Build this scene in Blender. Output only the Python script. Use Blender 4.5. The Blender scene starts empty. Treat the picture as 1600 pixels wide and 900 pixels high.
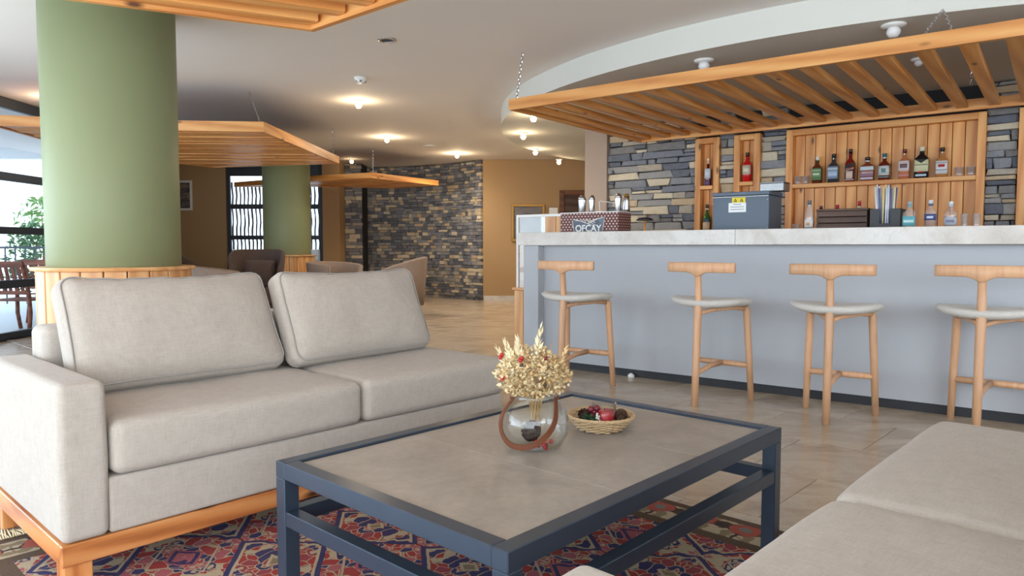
import bpy, bmesh, math, random
from mathutils import Vector, Matrix, noise
random.seed(7)
PI = math.pi
scene = bpy.context.scene
COL = scene.collection

# ------------------------------------------------------------------ camera, world, light, exposure
FPX, HZ = 1120.0, 386.0
PITCH = math.atan((450 - HZ) / FPX)
cd = bpy.data.cameras.new('camera'); cam = bpy.data.objects.new('camera', cd); COL.objects.link(cam)
cam.location = (0, 0, 1.0); cam.rotation_euler = (PI / 2 - PITCH, 0, 0)
cd.sensor_width = 36; cd.lens = FPX / 1600 * 36; cd.clip_start = 0.05; cd.clip_end = 200
scene.camera = cam

world = bpy.data.worlds.new('sky'); scene.world = world; world.use_nodes = True
wbg = world.node_tree.nodes['Background']
wbg.inputs[0].default_value = (0.76, 0.88, 1.0, 1); wbg.inputs[1].default_value = 2.1

def area(name, loc, rot, sx, sy, power, col):
    l = bpy.data.lights.new(name, 'AREA'); l.shape = 'RECTANGLE'; l.size = sx; l.size_y = sy
    l.energy = power; l.color = col
    o = bpy.data.objects.new(name, l); COL.objects.link(o); o.location = loc; o.rotation_euler = rot
    return o
# daylight entering through the glazing behind the camera and along the terrace side
area('daylight_rear_glazing', (0.3, -3.2, 1.35), (PI / 2, 0, 0), 10.5, 2.3, 95, (0.95, 0.97, 1.0))
area('daylight_terrace_glazing', (-5.3, 1.5, 1.35), (PI / 2, 0, -PI / 2), 8.0, 2.3, 125, (0.74, 0.87, 1.0))

vs = scene.view_settings
vs.view_transform = 'Standard'; vs.look = 'None'; vs.gamma = 1.0; vs.use_curve_mapping = False
vs.exposure = 0.9

# ------------------------------------------------------------------ frames of reference
def rot2(a): return Vector((math.cos(a), math.sin(a))), Vector((-math.sin(a), math.cos(a)))
AX = math.radians(47.2)                       # seating group axis
E1 = Vector((math.cos(AX), math.sin(AX))); E2 = Vector((math.sin(AX), -math.cos(AX)))
def A(a, b, z=0): p = E1 * a + E2 * b; return Vector((p.x, p.y, z))
BA = math.atan2(-0.606, 0.7955)               # bar axis
BX = Vector((math.cos(BA), math.sin(BA))); BY = Vector((-math.sin(BA), math.cos(BA)))
OB = Vector((0.043, 6.0))
def B(bx, by, z=0): p = OB + BX * bx + BY * by; return Vector((p.x, p.y, z))
def project(p):
    c, s = math.cos(PITCH), math.sin(PITCH); z = p[2] - 1.0
    w = p[1] * c - z * s
    if w < 0.05: return None
    return 800 + FPX * p[0] / w, 450 - FPX * (p[1] * s + z * c) / w

# ------------------------------------------------------------------ materials
def lin(c):
    return tuple((v / 12.92 if v <= 0.04045 else ((v + 0.055) / 1.055) ** 2.4) for v in [x / 255 for x in c]) + (1,)
class NT:
    def __init__(s, name):
        s.m = bpy.data.materials.new(name); s.m.use_nodes = True; s.t = s.m.node_tree; s.n = s.t.nodes; s.l = s.t.links
        s.b = s.n['Principled BSDF']; s.out = s.n['Material Output']
    def node(s, ty, **kw):
        n = s.n.new(ty)
        for k, v in kw.items(): setattr(n, k, v)
        return n
    def link(s, a, b): s.l.new(a, b)
    def put(s, sock, v):
        if hasattr(v, 'is_linked') or isinstance(v, bpy.types.NodeSocket): s.l.new(v, sock)
        else: sock.default_value = v
    def math(s, op, a, b=0.0, c=0.0):
        n = s.node('ShaderNodeMath', operation=op); s.put(n.inputs[0], a); s.put(n.inputs[1], b); s.put(n.inputs[2], c); return n.outputs[0]
    def mix(s, f, a, b, blend='MIX'):
        n = s.node('ShaderNodeMix', data_type='RGBA', blend_type=blend)
        s.put(n.inputs[0], f); s.put(n.inputs[6], a); s.put(n.inputs[7], b); return n.outputs[2]
    def ramp(s, f, stops, interp='LINEAR'):
        n = s.node('ShaderNodeValToRGB'); r = n.color_ramp; r.interpolation = interp
        while len(r.elements) < len(stops): r.elements.new(0.5)
        for e, (p, c) in zip(r.elements, stops): e.position = p; e.color = c
        s.put(n.inputs[0], f); return n.outputs[0]
    def coords(s, kind='Object', scale=(1, 1, 1), rand=False):
        tc = s.node('ShaderNodeTexCoord'); v = tc.outputs[kind]
        if rand:
            oi = s.node('ShaderNodeObjectInfo'); m = s.math('MULTIPLY', oi.outputs['Random'], 37.0)
            va = s.node('ShaderNodeVectorMath', operation='ADD'); s.link(v, va.inputs[0]); s.link(m, va.inputs[1]); v = va.outputs[0]
        mp = s.node('ShaderNodeMapping'); mp.inputs['Scale'].default_value = scale; s.link(v, mp.inputs[0]); return mp.outputs[0]
    def noise(s, vec, scale, detail=3, rough=0.5, dist=0.0):
        n = s.node('ShaderNodeTexNoise'); s.link(vec, n.inputs['Vector']); n.inputs['Scale'].default_value = scale
        n.inputs['Detail'].default_value = detail; n.inputs['Roughness'].default_value = rough; n.inputs['Distortion'].default_value = dist
        return n.outputs['Fac']
    def bump(s, h, strength=0.3, dist=0.01):
        n = s.node('ShaderNodeBump'); n.inputs['Strength'].default_value = strength; n.inputs['Distance'].default_value = dist
        s.link(h, n.inputs['Height']); s.link(n.outputs[0], s.b.inputs['Normal'])
    def fin(s, col=None, rough=None, metal=None, spec=None):
        if col is not None: s.put(s.b.inputs['Base Color'], col)
        if rough is not None: s.put(s.b.inputs['Roughness'], rough)
        if metal is not None: s.b.inputs['Metallic'].default_value = metal
        if spec is not None: s.b.inputs['Specular IOR Level'].default_value = spec
        return s.m

def m_plain(name, c, rough=0.5, metal=0.0, var=0.06, nscale=8):
    t = NT(name); v = t.coords('Object', rand=True); f = t.noise(v, nscale, 3)
    c = lin(c); d = tuple(x * (1 - 2 * var) for x in c[:3]) + (1,)
    return t.fin(t.mix(f, d, c), rough, metal)
def m_wood(name, dark, mid, light, rough=0.4, knots=True, gscale=1.0, axis=0, wave=0.40):
    t = NT(name); v = t.coords('Object', tuple((0.9 if i == axis else 10) * gscale for i in range(3)), rand=True)
    f = t.noise(v, 1.6, 6, 0.6, 1.2)
    w = t.node('ShaderNodeTexWave', wave_type='BANDS', bands_direction='DIAGONAL'); t.link(v, w.inputs['Vector'])
    w.inputs['Scale'].default_value = 0.55; w.inputs['Distortion'].default_value = 5.0; w.inputs['Detail'].default_value = 2.5; w.inputs['Detail Scale'].default_value = 0.7
    g = t.math('ADD', t.math('MULTIPLY', w.outputs['Fac'], wave), t.math('MULTIPLY', f, 1.02 - wave))
    col = t.ramp(g, [(0.12, lin(dark)), (0.5, lin(mid)), (0.85, lin(light))])
    oi = t.node('ShaderNodeObjectInfo')
    k = t.math('MULTIPLY_ADD', oi.outputs['Random'], 0.22, 0.88)
    col = t.mix(1.0, col, t_comb(t, k), 'MULTIPLY')
    if knots:
        v2 = t.coords('Object', (3.0, 8.0, 8.0), rand=True)
        vo = t.node('ShaderNodeTexVoronoi'); t.link(v2, vo.inputs['Vector']); vo.inputs['Scale'].default_value = 0.8
        kn = t.ramp(vo.outputs['Distance'], [(0.05, (1, 1, 1, 1)), (0.13, (0, 0, 0, 1))])
        col = t.mix(kn, col, lin([int(x * 0.5) for x in dark]))
    t.bump(g, 0.08, 0.003)
    return t.fin(col, rough)
def t_comb(t, k):
    c = t.node('ShaderNodeCombineColor')
    for i in range(3): t.link(k, c.inputs[i])
    return c.outputs[0]
def m_fabric(name, c1, c2, scale=1.0, rough=0.9):
    t = NT(name); v = t.coords('Object')
    fs = []
    for sc_v in ((260, 26, 26), (26, 260, 26), (26, 26, 260)):
        vv = t.coords('Object', tuple(q * scale for q in sc_v)); fs.append(t.noise(vv, 1.0, 2, 0.6))
    h = t.math('MULTIPLY', t.math('ADD', t.math('ADD', fs[0], fs[1]), fs[2]), 0.8)
    n = t.noise(v, 160 * scale, 3, 0.7); n2 = t.noise(v, 3.0, 3, 0.5)
    f = t.math('MULTIPLY_ADD', t.math('ADD', t.math('MULTIPLY', n, 0.35), t.math('MULTIPLY', h, 0.55)), 1.3, -0.62)
    col = t.mix(f, lin(c1), lin(c2))
    col = t.mix(t.math('MULTIPLY', n2, 0.16), col, lin([int(x * 0.8) for x in c1]))
    t.bump(t.math('ADD', h, n), 0.35, 0.0015)
    t.b.inputs['Sheen Weight'].default_value = 0.15
    return t.fin(col, rough, spec=0.2)
def m_glass(name, tint=(255, 255, 255), refl=1.0, rough=0.02):
    t = NT(name); t.n.remove(t.b)
    tr = t.node('ShaderNodeBsdfTransparent'); tr.inputs[0].default_value = lin(tint)
    gl = t.node('ShaderNodeBsdfGlossy'); gl.inputs['Roughness'].default_value = rough
    lw = t.node('ShaderNodeLayerWeight'); lw.inputs[0].default_value = 0.5
    mx = t.node('ShaderNodeMixShader'); t.link(t.math('MULTIPLY_ADD', t.math('POWER', lw.outputs['Facing'], 3.0), 0.75 * refl, 0.04 * refl), mx.inputs[0])
    t.link(tr.outputs[0], mx.inputs[1]); t.link(gl.outputs[0], mx.inputs[2]); t.link(mx.outputs[0], t.out.inputs[0])
    return t.m
def m_tableware(name):
    t = NT(name); t.n.remove(t.b)
    tr = t.node('ShaderNodeBsdfTransparent'); gl = t.node('ShaderNodeBsdfGlossy'); gl.inputs['Roughness'].default_value = 0.05; df = t.node('ShaderNodeBsdfDiffuse'); df.inputs[0].default_value = (0.9, 0.92, 0.95, 1)
    lw = t.node('ShaderNodeLayerWeight'); lw.inputs[0].default_value = 0.5
    m1 = t.node('ShaderNodeMixShader'); t.link(t.math('MULTIPLY_ADD', t.math('POWER', lw.outputs['Facing'], 2.0), 0.45, 0.06), m1.inputs[0]); t.link(tr.outputs[0], m1.inputs[1]); t.link(gl.outputs[0], m1.inputs[2])
    m2 = t.node('ShaderNodeMixShader'); m2.inputs[0].default_value = 0.10; t.link(m1.outputs[0], m2.inputs[1]); t.link(df.outputs[0], m2.inputs[2]); t.link(m2.outputs[0], t.out.inputs[0])  # white diffuse share painted in to stand for highlights on the glass
    return t.m
def m_emit(name, c, s):
    t = NT(name); t.b.inputs['Emission Color'].default_value = lin(c); t.b.inputs['Emission Strength'].default_value = s
    t.b.inputs['Base Color'].default_value = lin(c); return t.m
def m_stone(name, island=False):
    t = NT(name)
    if island: r = t.node('ShaderNodeNewGeometry').outputs['Random Per Island']
    else: r = t.node('ShaderNodeObjectInfo').outputs['Random']
    base = t.ramp(r, [(0, lin((92, 100, 114))), (0.18, lin((126, 132, 142))), (0.34, lin((146, 148, 152))), (0.46, lin((100, 108, 122))), (0.56, lin((166, 164, 160))), (0.66, lin((132, 130, 128))), (0.75, lin((232, 216, 184))), (0.85, lin((190, 178, 158))), (0.93, lin((214, 188, 150)))], 'CONSTANT')
    v = t.coords('Generated' if False else 'Object', (1, 1, 1), rand=True)
    tc = t.node('ShaderNodeNewGeometry').outputs['Position']
    n = t.noise(tc, 22, 6, 0.65, 0.4); n2 = t.noise(tc, 70, 4, 0.6)
    col = t.mix(n, t.mix(1.0, base, (0.66, 0.68, 0.74, 1), 'MULTIPLY'), t.mix(0.25, base, lin((190, 180, 165))))
    t.bump(t.math('ADD', n, t.math('MULTIPLY', n2, 0.5)), 0.8, 0.012)
    return t.fin(col, 0.8, spec=0.25)
def m_wall(name, c, var=0.05, rough=0.8, bump=0.05):
    t = NT(name); p = t.node('ShaderNodeNewGeometry').outputs['Position']
    n = t.noise(p, 1.1, 4, 0.5); n2 = t.noise(p, 140, 2)
    c = lin(c); d = tuple(x * (1 - var * 2) for x in c[:3]) + (1,)
    t.bump(n2, bump, 0.003); return t.fin(t.mix(n, d, c), rough, spec=0.3)

M = {}
M['pine'] = m_wood('pine', (190, 116, 54), (221, 153, 82), (234, 176, 108))
M['pine_pale'] = m_wood('pine_pale', (196, 136, 84), (220, 166, 110), (232, 186, 134))
M['pine_sofa'] = m_wood('pine_sofa', (150, 78, 36), (204, 130, 72), (220, 156, 98), gscale=1.7)
M['ash'] = m_wood('ash', (182, 132, 96), (206, 160, 122), (218, 176, 140), 0.45, False, 2.0, 2, 0.0)
M['teak'] = m_wood('teak', (100, 52, 36), (136, 76, 54), (160, 98, 72), 0.6, False)
M['walnut'] = m_wood('walnut', (52, 36, 30), (78, 56, 46), (96, 72, 60), 0.6, False)
M['door_wood'] = m_wood('door_wood', (70, 40, 24), (104, 62, 36), (122, 76, 46), 0.5, False)
M['linen'] = m_fabric('linen', (172, 163, 153), (204, 196, 186))
M['linen_seat'] = m_fabric('seat_cloth', (186, 182, 175), (216, 211, 203), 1.2)
M['taupe'] = m_fabric('taupe_cloth', (132, 114, 102), (160, 142, 128), 0.6)
M['brown_cloth'] = m_fabric('brown_cloth', (76, 62, 56), (104, 86, 78), 0.6)
M['piping'] = m_plain('piping', (168, 164, 158), 0.9)
M['steel'] = m_plain('painted_steel', (70, 84, 102), 0.28, 0.5, 0.08, 20)
M['frame'] = m_plain('window_frame', (58, 66, 76), 0.45, 0.2)
M['ceiling'] = m_wall('ceiling_paint', (238, 234, 229), 0.02)
M['soffit'] = m_wall('soffit_paint', (216, 216, 208), 0.02)
M['tan_wall'] = m_wall('tan_wall', (178, 146, 106), 0.05)
M['taupe_wall'] = m_wall('taupe_wall', (168, 150, 136), 0.03)
M['white_wall'] = m_wall('white_wall', (232, 232, 230), 0.03)
M['green'] = m_wall('green_paint', (142, 150, 112), 0.05, 0.5, 0.02)
M['bar_panel'] = m_wall('bar_panel', (180, 183, 188), 0.06, 0.75, 0.2)
M['mortar'] = m_wall('mortar', (52, 52, 54), 0.2)
M['stone'] = m_stone('ledge_stone'); M['stone_i'] = m_stone('ledge_stone_joined', True)
M['plinth'] = m_plain('plinth', (40, 42, 46), 0.6)
M['white'] = m_plain('white_plastic', (236, 236, 232), 0.4, var=0.01)
M['black'] = m_plain('black_plastic', (30, 31, 33), 0.45)
M['grey_metal'] = m_plain('dark_grey_metal', (88, 100, 114), 0.5, 0.1, 0.03)
M['chrome'] = m_plain('chrome', (205, 207, 210), 0.15, 1.0, 0.02)
M['gold'] = m_plain('gilt', (168, 128, 62), 0.4, 0.6)
M['leather'] = m_plain('leather', (112, 62, 36), 0.5, 0, 0.12, 40)
M['glass'] = m_glass('clear_glass'); M['pane'] = m_glass('window_pane', (250, 253, 255), 0.5)
M['glass_thick'] = m_glass('vase_glass', (252, 254, 254), 1.1)
M['tableware'] = m_tableware('glass_painted_sheen')
M['wicker'] = m_plain('wicker', (214, 184, 142), 0.7, 0, 0.15, 60)
M['bulb'] = m_emit('bulb', (255, 222, 170), 14.0)
M['opal'] = m_plain('opal_globe', (232, 232, 232), 0.25, var=0.0)
M['red'] = m_plain('red_berry', (176, 28, 30), 0.35); M['dkred'] = m_plain('plum_berry', (110, 24, 40), 0.3)
M['wax'] = m_plain('red_wax', (206, 40, 52), 0.4)
M['cone'] = m_plain('pine_cone', (92, 66, 50), 0.7, 0, 0.2, 80)
M['fir'] = m_plain('fir_green', (58, 96, 62), 0.7, 0, 0.2, 80)
M['dried'] = m_plain('dried_petal', (232, 204, 152), 0.8, 0, 0.15, 30)
M['dried2'] = m_plain('dried_petal_dark', (206, 166, 112), 0.8, 0, 0.2, 30)
M['cream'] = m_plain('cream_leaf', (240, 224, 184), 0.8, 0, 0.08, 30)
M['leaf'] = m_plain('leaf_green', (120, 160, 84), 0.6, 0, 0.25, 3)
M['leaf2'] = m_plain('leaf_dark', (78, 122, 74), 0.6, 0, 0.25, 3)
M['terrace'] = m_wall('terrace_stone', (196, 208, 222), 0.05, 0.4)
M['paper'] = m_plain('paper', (232, 234, 232), 0.7, var=0.01)
M['yellow'] = m_plain('yellow_sticker', (226, 204, 40), 0.5, var=0.01)

def m_floor():
    t = NT('travertine'); p = t.node('ShaderNodeNewGeometry').outputs['Position']
    oi = t.node('ShaderNodeObjectInfo').outputs['Random']
    va = t.node('ShaderNodeVectorMath', operation='ADD'); t.link(p, va.inputs[0]); t.link(t.math('MULTIPLY', oi, 50), va.inputs[1])
    mp = t.node('ShaderNodeMapping'); mp.inputs['Rotation'].default_value = (0, 0, -0.75); mp.inputs['Scale'].default_value = (1.0, 1.7, 1); t.link(va.outputs[0], mp.inputs[0])
    n = t.noise(mp.outputs[0], 1.7, 7, 0.62, 1.0); n2 = t.noise(mp.outputs[0], 6, 5, 0.6, 0.6)
    col = t.ramp(n, [(0.28, lin((152, 134, 114))), (0.45, lin((186, 168, 146))), (0.62, lin((202, 188, 166))), (0.8, lin((176, 158, 136)))])
    vein = t.ramp(n2, [(0.46, (0, 0, 0, 1)), (0.5, (1, 1, 1, 1)), (0.54, (0, 0, 0, 1))])
    col = t.mix(t.math('MULTIPLY', vein, 0.16), col, lin((136, 108, 82)))
    col = t.mix(t.math('MULTIPLY', oi, 0.30), col, lin((178, 152, 124)))
    return t.fin(col, t.math('MULTIPLY_ADD', n2, 0.14, 0.14), spec=0.5)
M['floor'] = m_floor()
M['grout'] = m_plain('grout', (164, 142, 118), 0.7)
def m_marble():
    t = NT('counter_marble'); p = t.node('ShaderNodeNewGeometry').outputs['Position']
    n = t.noise(p, 2.2, 6, 0.6, 1.0); n2 = t.noise(p, 5, 6, 0.7, 1.5)
    col = t.ramp(n, [(0.3, lin((186, 178, 168))), (0.55, lin((208, 203, 196))), (0.75, lin((216, 213, 208)))])
    vein = t.ramp(n2, [(0.485, (0, 0, 0, 1)), (0.5, (1, 1, 1, 1)), (0.515, (0, 0, 0, 1))])
    return t.fin(t.mix(t.math('MULTIPLY', vein, 0.3), col, lin((150, 136, 118))), 0.4)
M['marble'] = m_marble()
def m_top():
    t = NT('table_ceramic'); p = t.node('ShaderNodeNewGeometry').outputs['Position']
    n = t.noise(p, 3.0, 6, 0.65, 0.6); n2 = t.noise(p, 40, 4, 0.6)
    oi = t.node('ShaderNodeObjectInfo').outputs['Random']
    f = t.math('ADD', t.math('MULTIPLY', n, 0.75), t.math('MULTIPLY', n2, 0.25))
    col = t.ramp(f, [(0.3, lin((138, 131, 123))), (0.5, lin((160, 152, 143))), (0.7, lin((182, 173, 162)))])
    col = t.mix(t.math('MULTIPLY', oi, 0.15), col, lin((128, 120, 112)))
    return t.fin(col, 0.42, spec=0.5)
M['top'] = m_top()
RL, RW = 1.45, 1.08
def m_rug():
    t = NT('persian_wool'); tc = t.coords('Object'); sx = t.node('ShaderNodeSeparateXYZ'); t.link(tc, sx.inputs[0])
    X, Y = sx.outputs[0], sx.outputs[1]
    ax, ay = t.math('ABSOLUTE', X), t.math('ABSOLUTE', Y)
    d = t.math('MINIMUM', t.math('SUBTRACT', RW, ax), t.math('SUBTRACT', RL, ay))
    nz = t.noise(tc, 14, 2); wob = t.math('MULTIPLY_ADD', nz, 0.05, -0.025)
    def cell(ox, oy, w, h):
        p = t.math('PINGPONG', t.math('ADD', t.math('ADD', X, 9.0 + ox), wob), w); q = t.math('PINGPONG', t.math('ADD', t.math('ADD', Y, 9.0 + oy), wob), h)
        return p, q
    def comb(p, q):
        c = t.node('ShaderNodeCombineXYZ'); t.link(p, c.inputs[0]); t.link(q, c.inputs[1]); return c.outputs[0]
    red, navy, cream, pink, rose, olive = lin((174, 58, 58)), lin((46, 52, 106)), lin((200, 184, 154)), lin((186, 100, 110)), lin((158, 66, 78)), lin((146, 132, 104))
    p, q = cell(0, 0, 0.19, 0.24); v = comb(p, q)
    vo = t.node('ShaderNodeTexVoronoi', feature='F1'); t.link(v, vo.inputs['Vector']); vo.inputs['Scale'].default_value = 27
    ve = t.node('ShaderNodeTexVoronoi', feature='DISTANCE_TO_EDGE'); t.link(v, ve.inputs['Vector']); ve.inputs['Scale'].default_value = 27
    sc = t.node('ShaderNodeSeparateColor'); t.link(vo.outputs['Color'], sc.inputs[0])
    col = t.ramp(sc.outputs[0], [(0, red), (0.32, navy), (0.46, red), (0.68, cream), (0.74, pink), (0.82, rose), (0.94, navy)], 'CONSTANT')
    dot = t.math('LESS_THAN', vo.outputs['Distance'], 0.24)
    col = t.mix(t.math('MULTIPLY', dot, t.math('GREATER_THAN', sc.outputs[1], 0.62)), col, cream)
    col = t.mix(t.math('LESS_THAN', ve.outputs['Distance'], 0.042), col, cream)
    # diamond medallions with stepped outlines
    dia = t.math('ADD', t.math('MULTIPLY', p, 1.25), q)
    def band(x, a, b): return t.math('MULTIPLY', t.math('GREATER_THAN', x, a), t.math('LESS_THAN', x, b))
    col = t.mix(band(dia, 0.19, 0.205), col, cream); col = t.mix(band(dia, 0.205, 0.232), col, navy)
    col = t.mix(band(dia, 0.0, 0.045), col, cream); col = t.mix(band(dia, 0.0, 0.028), col, olive)
    col = t.mix(band(dia, 0.33, 0.342), col, cream); col = t.mix(band(dia, 0.395, 0.47), col, pink); col = t.mix(band(dia, 0.41, 0.43), col, navy)
    # border
    p2, q2 = cell(0.05, 0.05, 0.085, 0.085); v2 = comb(p2, q2)
    vb = t.node('ShaderNodeTexVoronoi', feature='F1'); t.link(v2, vb.inputs['Vector']); vb.inputs['Scale'].default_value = 30
    sb = t.node('ShaderNodeSeparateColor'); t.link(vb.outputs['Color'], sb.inputs[0])
    bc = t.ramp(sb.outputs[0], [(0, cream), (0.3, lin((60, 50, 52))), (0.5, cream), (0.62, lin((176, 90, 76))), (0.8, olive)], 'CONSTANT')
    rr = t.math('SQRT', t.math('ADD', t.math('POWER', p2, 2.0), t.math('POWER', q2, 2.0)))
    bc = t.mix(band(rr, 0.0, 0.055), bc, lin((182, 88, 74))); bc = t.mix(band(rr, 0.0, 0.022), bc, lin((128, 130, 128)))
    col = t.mix(t.math('LESS_THAN', d, 0.25), col, lin((92, 78, 62)))
    col = t.mix(t.math('LESS_THAN', d, 0.20), col, bc)
    col = t.mix(t.math('LESS_THAN', d, 0.05), col, lin((88, 74, 62)))
    n = t.noise(tc, 220, 2); n3 = t.noise(tc, 9, 3)
    col = t.mix(t.math('MULTIPLY', n, 0.35), col, lin((80, 60, 58))); col = t.mix(t.math('MULTIPLY', n3, 0.2), col, lin((150, 130, 120)))
    t.bump(n, 0.5, 0.004)
    return t.fin(col, 0.95, spec=0.1)
M['rug'] = m_rug()
def m_box_print():
    t = NT('box_print'); v = t.coords('Object'); sx = t.node('ShaderNodeSeparateXYZ'); t.link(v, sx.inputs[0])
    h = t.math('ADD', sx.outputs[0], sx.outputs[1])
    row = t.math('FLOOR', t.math('DIVIDE', sx.outputs[2], 0.022))
    xx = t.math('ADD', t.math('DIVIDE', h, 0.032), t.math('MULTIPLY', row, 0.5))
    fx = t.math('SUBTRACT', t.math('FRACT', t.math('ADD', xx, 50.0)), 0.5); fz = t.math('SUBTRACT', t.math('FRACT', t.math('DIVIDE', sx.outputs[2], 0.022)), 0.5)
    r = t.math('ADD', t.math('POWER', t.math('MULTIPLY', fx, 2.6), 2.0), t.math('POWER', t.math('MULTIPLY', fz, 2.2), 2.0))
    col = t.ramp(r, [(0.0, lin((222, 190, 180))), (0.35, lin((196, 150, 140))), (0.6, lin((110, 62, 56))), (1.0, lin((84, 46, 42)))])
    return t.fin(col, 0.5)
M['print'] = m_box_print()
def m_picture(name, stops, scale=3.0, stretch=(1, 1, 3)):
    t = NT(name); v = t.coords('Object', stretch); n = t.noise(v, scale, 5, 0.6, 0.5)
    return t.fin(t.ramp(n, stops), 0.5)
M['pic1'] = m_picture('seascape_print', [(0.3, lin((52, 52, 60))), (0.5, lin((96, 92, 92))), (0.62, lin((150, 130, 112))), (0.75, lin((70, 68, 72)))], 5)
M['pic2'] = m_picture('grey_print', [(0.3, lin((84, 82, 86))), (0.7, lin((126, 120, 118)))], 3)

# ------------------------------------------------------------------ mesh helpers
def link(o, parent=None, mat=None):
    COL.objects.link(o)
    if parent is not None: o.parent = parent
    if mat is not None and o.data is not None and not o.data.materials: o.data.materials.append(M[mat] if isinstance(mat, str) else mat)
    return o
def obj(name, me, mat=None, parent=None, loc=None, rot=None, mtx=None):
    o = bpy.data.objects.new(name, me); link(o, parent, mat)
    if mtx is not None: o.matrix_local = mtx
    else:
        if loc is not None: o.location = loc
        if rot is not None: o.rotation_euler = rot
    return o
def tag(o, label=None, cat=None, group=None, kind=None):
    if label: o['label'] = label
    if cat: o['category'] = cat
    if group: o['group'] = group
    if kind: o['kind'] = kind
    return o
def thing(name, label, cat, loc=(0, 0, 0), rz=0, group=None):
    o = bpy.data.objects.new(name, None); COL.objects.link(o); o.empty_display_size = 0.1
    o.location = loc; o.rotation_euler = (0, 0, rz); return tag(o, label, cat, group)
def to_mesh(bm, name='mesh', smooth=False):
    bmesh.ops.recalc_face_normals(bm, faces=bm.faces[:])
    me = bpy.data.meshes.new(name); bm.to_mesh(me); bm.free()
    if smooth:
        for p in me.polygons: p.use_smooth = True
    return me
def copy_tree(o, parent=None):
    c = o.copy(); COL.objects.link(c); c.parent = parent
    for ch in o.children: copy_tree(ch, c)
    return c
BOXC = {}
def box_mesh(sx, sy, sz, bev=0.0, center=True):
    key = (round(sx, 4), round(sy, 4), round(sz, 4), bev, center)
    if key in BOXC: return BOXC[key].copy()
    bm = bmesh.new(); bmesh.ops.create_cube(bm, size=1.0)
    for v in bm.verts:
        v.co = Vector((v.co.x * sx, v.co.y * sy, (v.co.z + (0 if center else 0.5)) * sz))
    if bev: bmesh.ops.bevel(bm, geom=bm.edges[:], offset=bev, segments=1, affect='EDGES')
    me = to_mesh(bm, 'box'); BOXC[key] = me; return me.copy()
PL = {}
def plank(name, p0, p1, w, h, mat, parent=None, up=(0, 0, 1), bev=0.003):
    p0, p1 = Vector(p0), Vector(p1); d = p1 - p0; L = d.length; x = d.normalized(); u = Vector(up)
    y = u.cross(x).normalized(); z = x.cross(y)
    key = (round(L, 3), round(w, 4), round(h, 4), bev, mat)
    if key not in PL:
        PL[key] = box_mesh(L, w, h, bev); PL[key].materials.append(M[mat])
    m = Matrix((x, y, z)).transposed().to_4x4(); m.translation = (p0 + p1) / 2
    return obj(name, PL[key], None, parent, mtx=m)
def box(name, lo, hi, mat, parent=None, bev=0.0):
    lo, hi = Vector(lo), Vector(hi); s = hi - lo
    return obj(name, box_mesh(s.x, s.y, s.z, bev), mat, parent, loc=(lo + hi) / 2)
def add_box(bm, lo, hi, mtx=None):
    r = bmesh.ops.create_cube(bm, size=1.0); lo, hi = Vector(lo), Vector(hi)
    for v in r['verts']:
        v.co = Vector([(lo[i] + hi[i]) / 2 + v.co[i] * (hi[i] - lo[i]) for i in range(3)])
        if mtx is not None: v.co = mtx @ v.co
def prism(pts, z0, z1):
    bm = bmesh.new(); n = len(pts)
    a = [bm.verts.new((p[0], p[1], z0)) for p in pts]; b = [bm.verts.new((p[0], p[1], z1)) for p in pts]
    bm.faces.new(a[::-1]); bm.faces.new(b)
    for i in range(n): bm.faces.new((a[i], a[(i + 1) % n], b[(i + 1) % n], b[i]))
    return to_mesh(bm)
def lathe_bm(bm, prof, seg=24, sq=0.0, off=(0, 0, 0), closed=False, a0=0.0, a1=2 * PI):
    """profile [(r,z)], sq>0 squares the section"""
    full = abs(a1 - a0 - 2 * PI) < 1e-6; n = seg if full else seg + 1; rings = []
    for r, z in prof:
        ring = []
        for i in range(n):
            t = a0 + (a1 - a0) * i / seg; c, s = math.cos(t), math.sin(t)
            if sq:
                e = 2 / (2 + sq); c2 = math.copysign(abs(c) ** e, c); s2 = math.copysign(abs(s) ** e, s); c, s = c2, s2
            ring.append(bm.verts.new((off[0] + r * c, off[1] + r * s, off[2] + z)))
        rings.append(ring)
    for a, b in zip(rings, rings[1:]):
        for i in range(n if full else n - 1):
            j = (i + 1) % n; bm.faces.new((a[i], a[j], b[j], b[i]))
    if full and not closed:
        if prof[0][0] > 1e-4: bm.faces.new(rings[0][::-1])
        if prof[-1][0] > 1e-4: bm.faces.new(rings[-1])
    if closed:
        a, b = rings[-1], rings[0]
        for i in range(n if full else n - 1):
            j = (i + 1) % n; bm.faces.new((a[i], a[j], b[j], b[i]))
    bmesh.ops.remove_doubles(bm, verts=bm.verts[:], dist=1e-5)
def lathe(prof, seg=24, sq=0.0, smooth=True, **k):
    bm = bmesh.new(); lathe_bm(bm, prof, seg, sq, **k); return to_mesh(bm, 'lathe', smooth)
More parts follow.
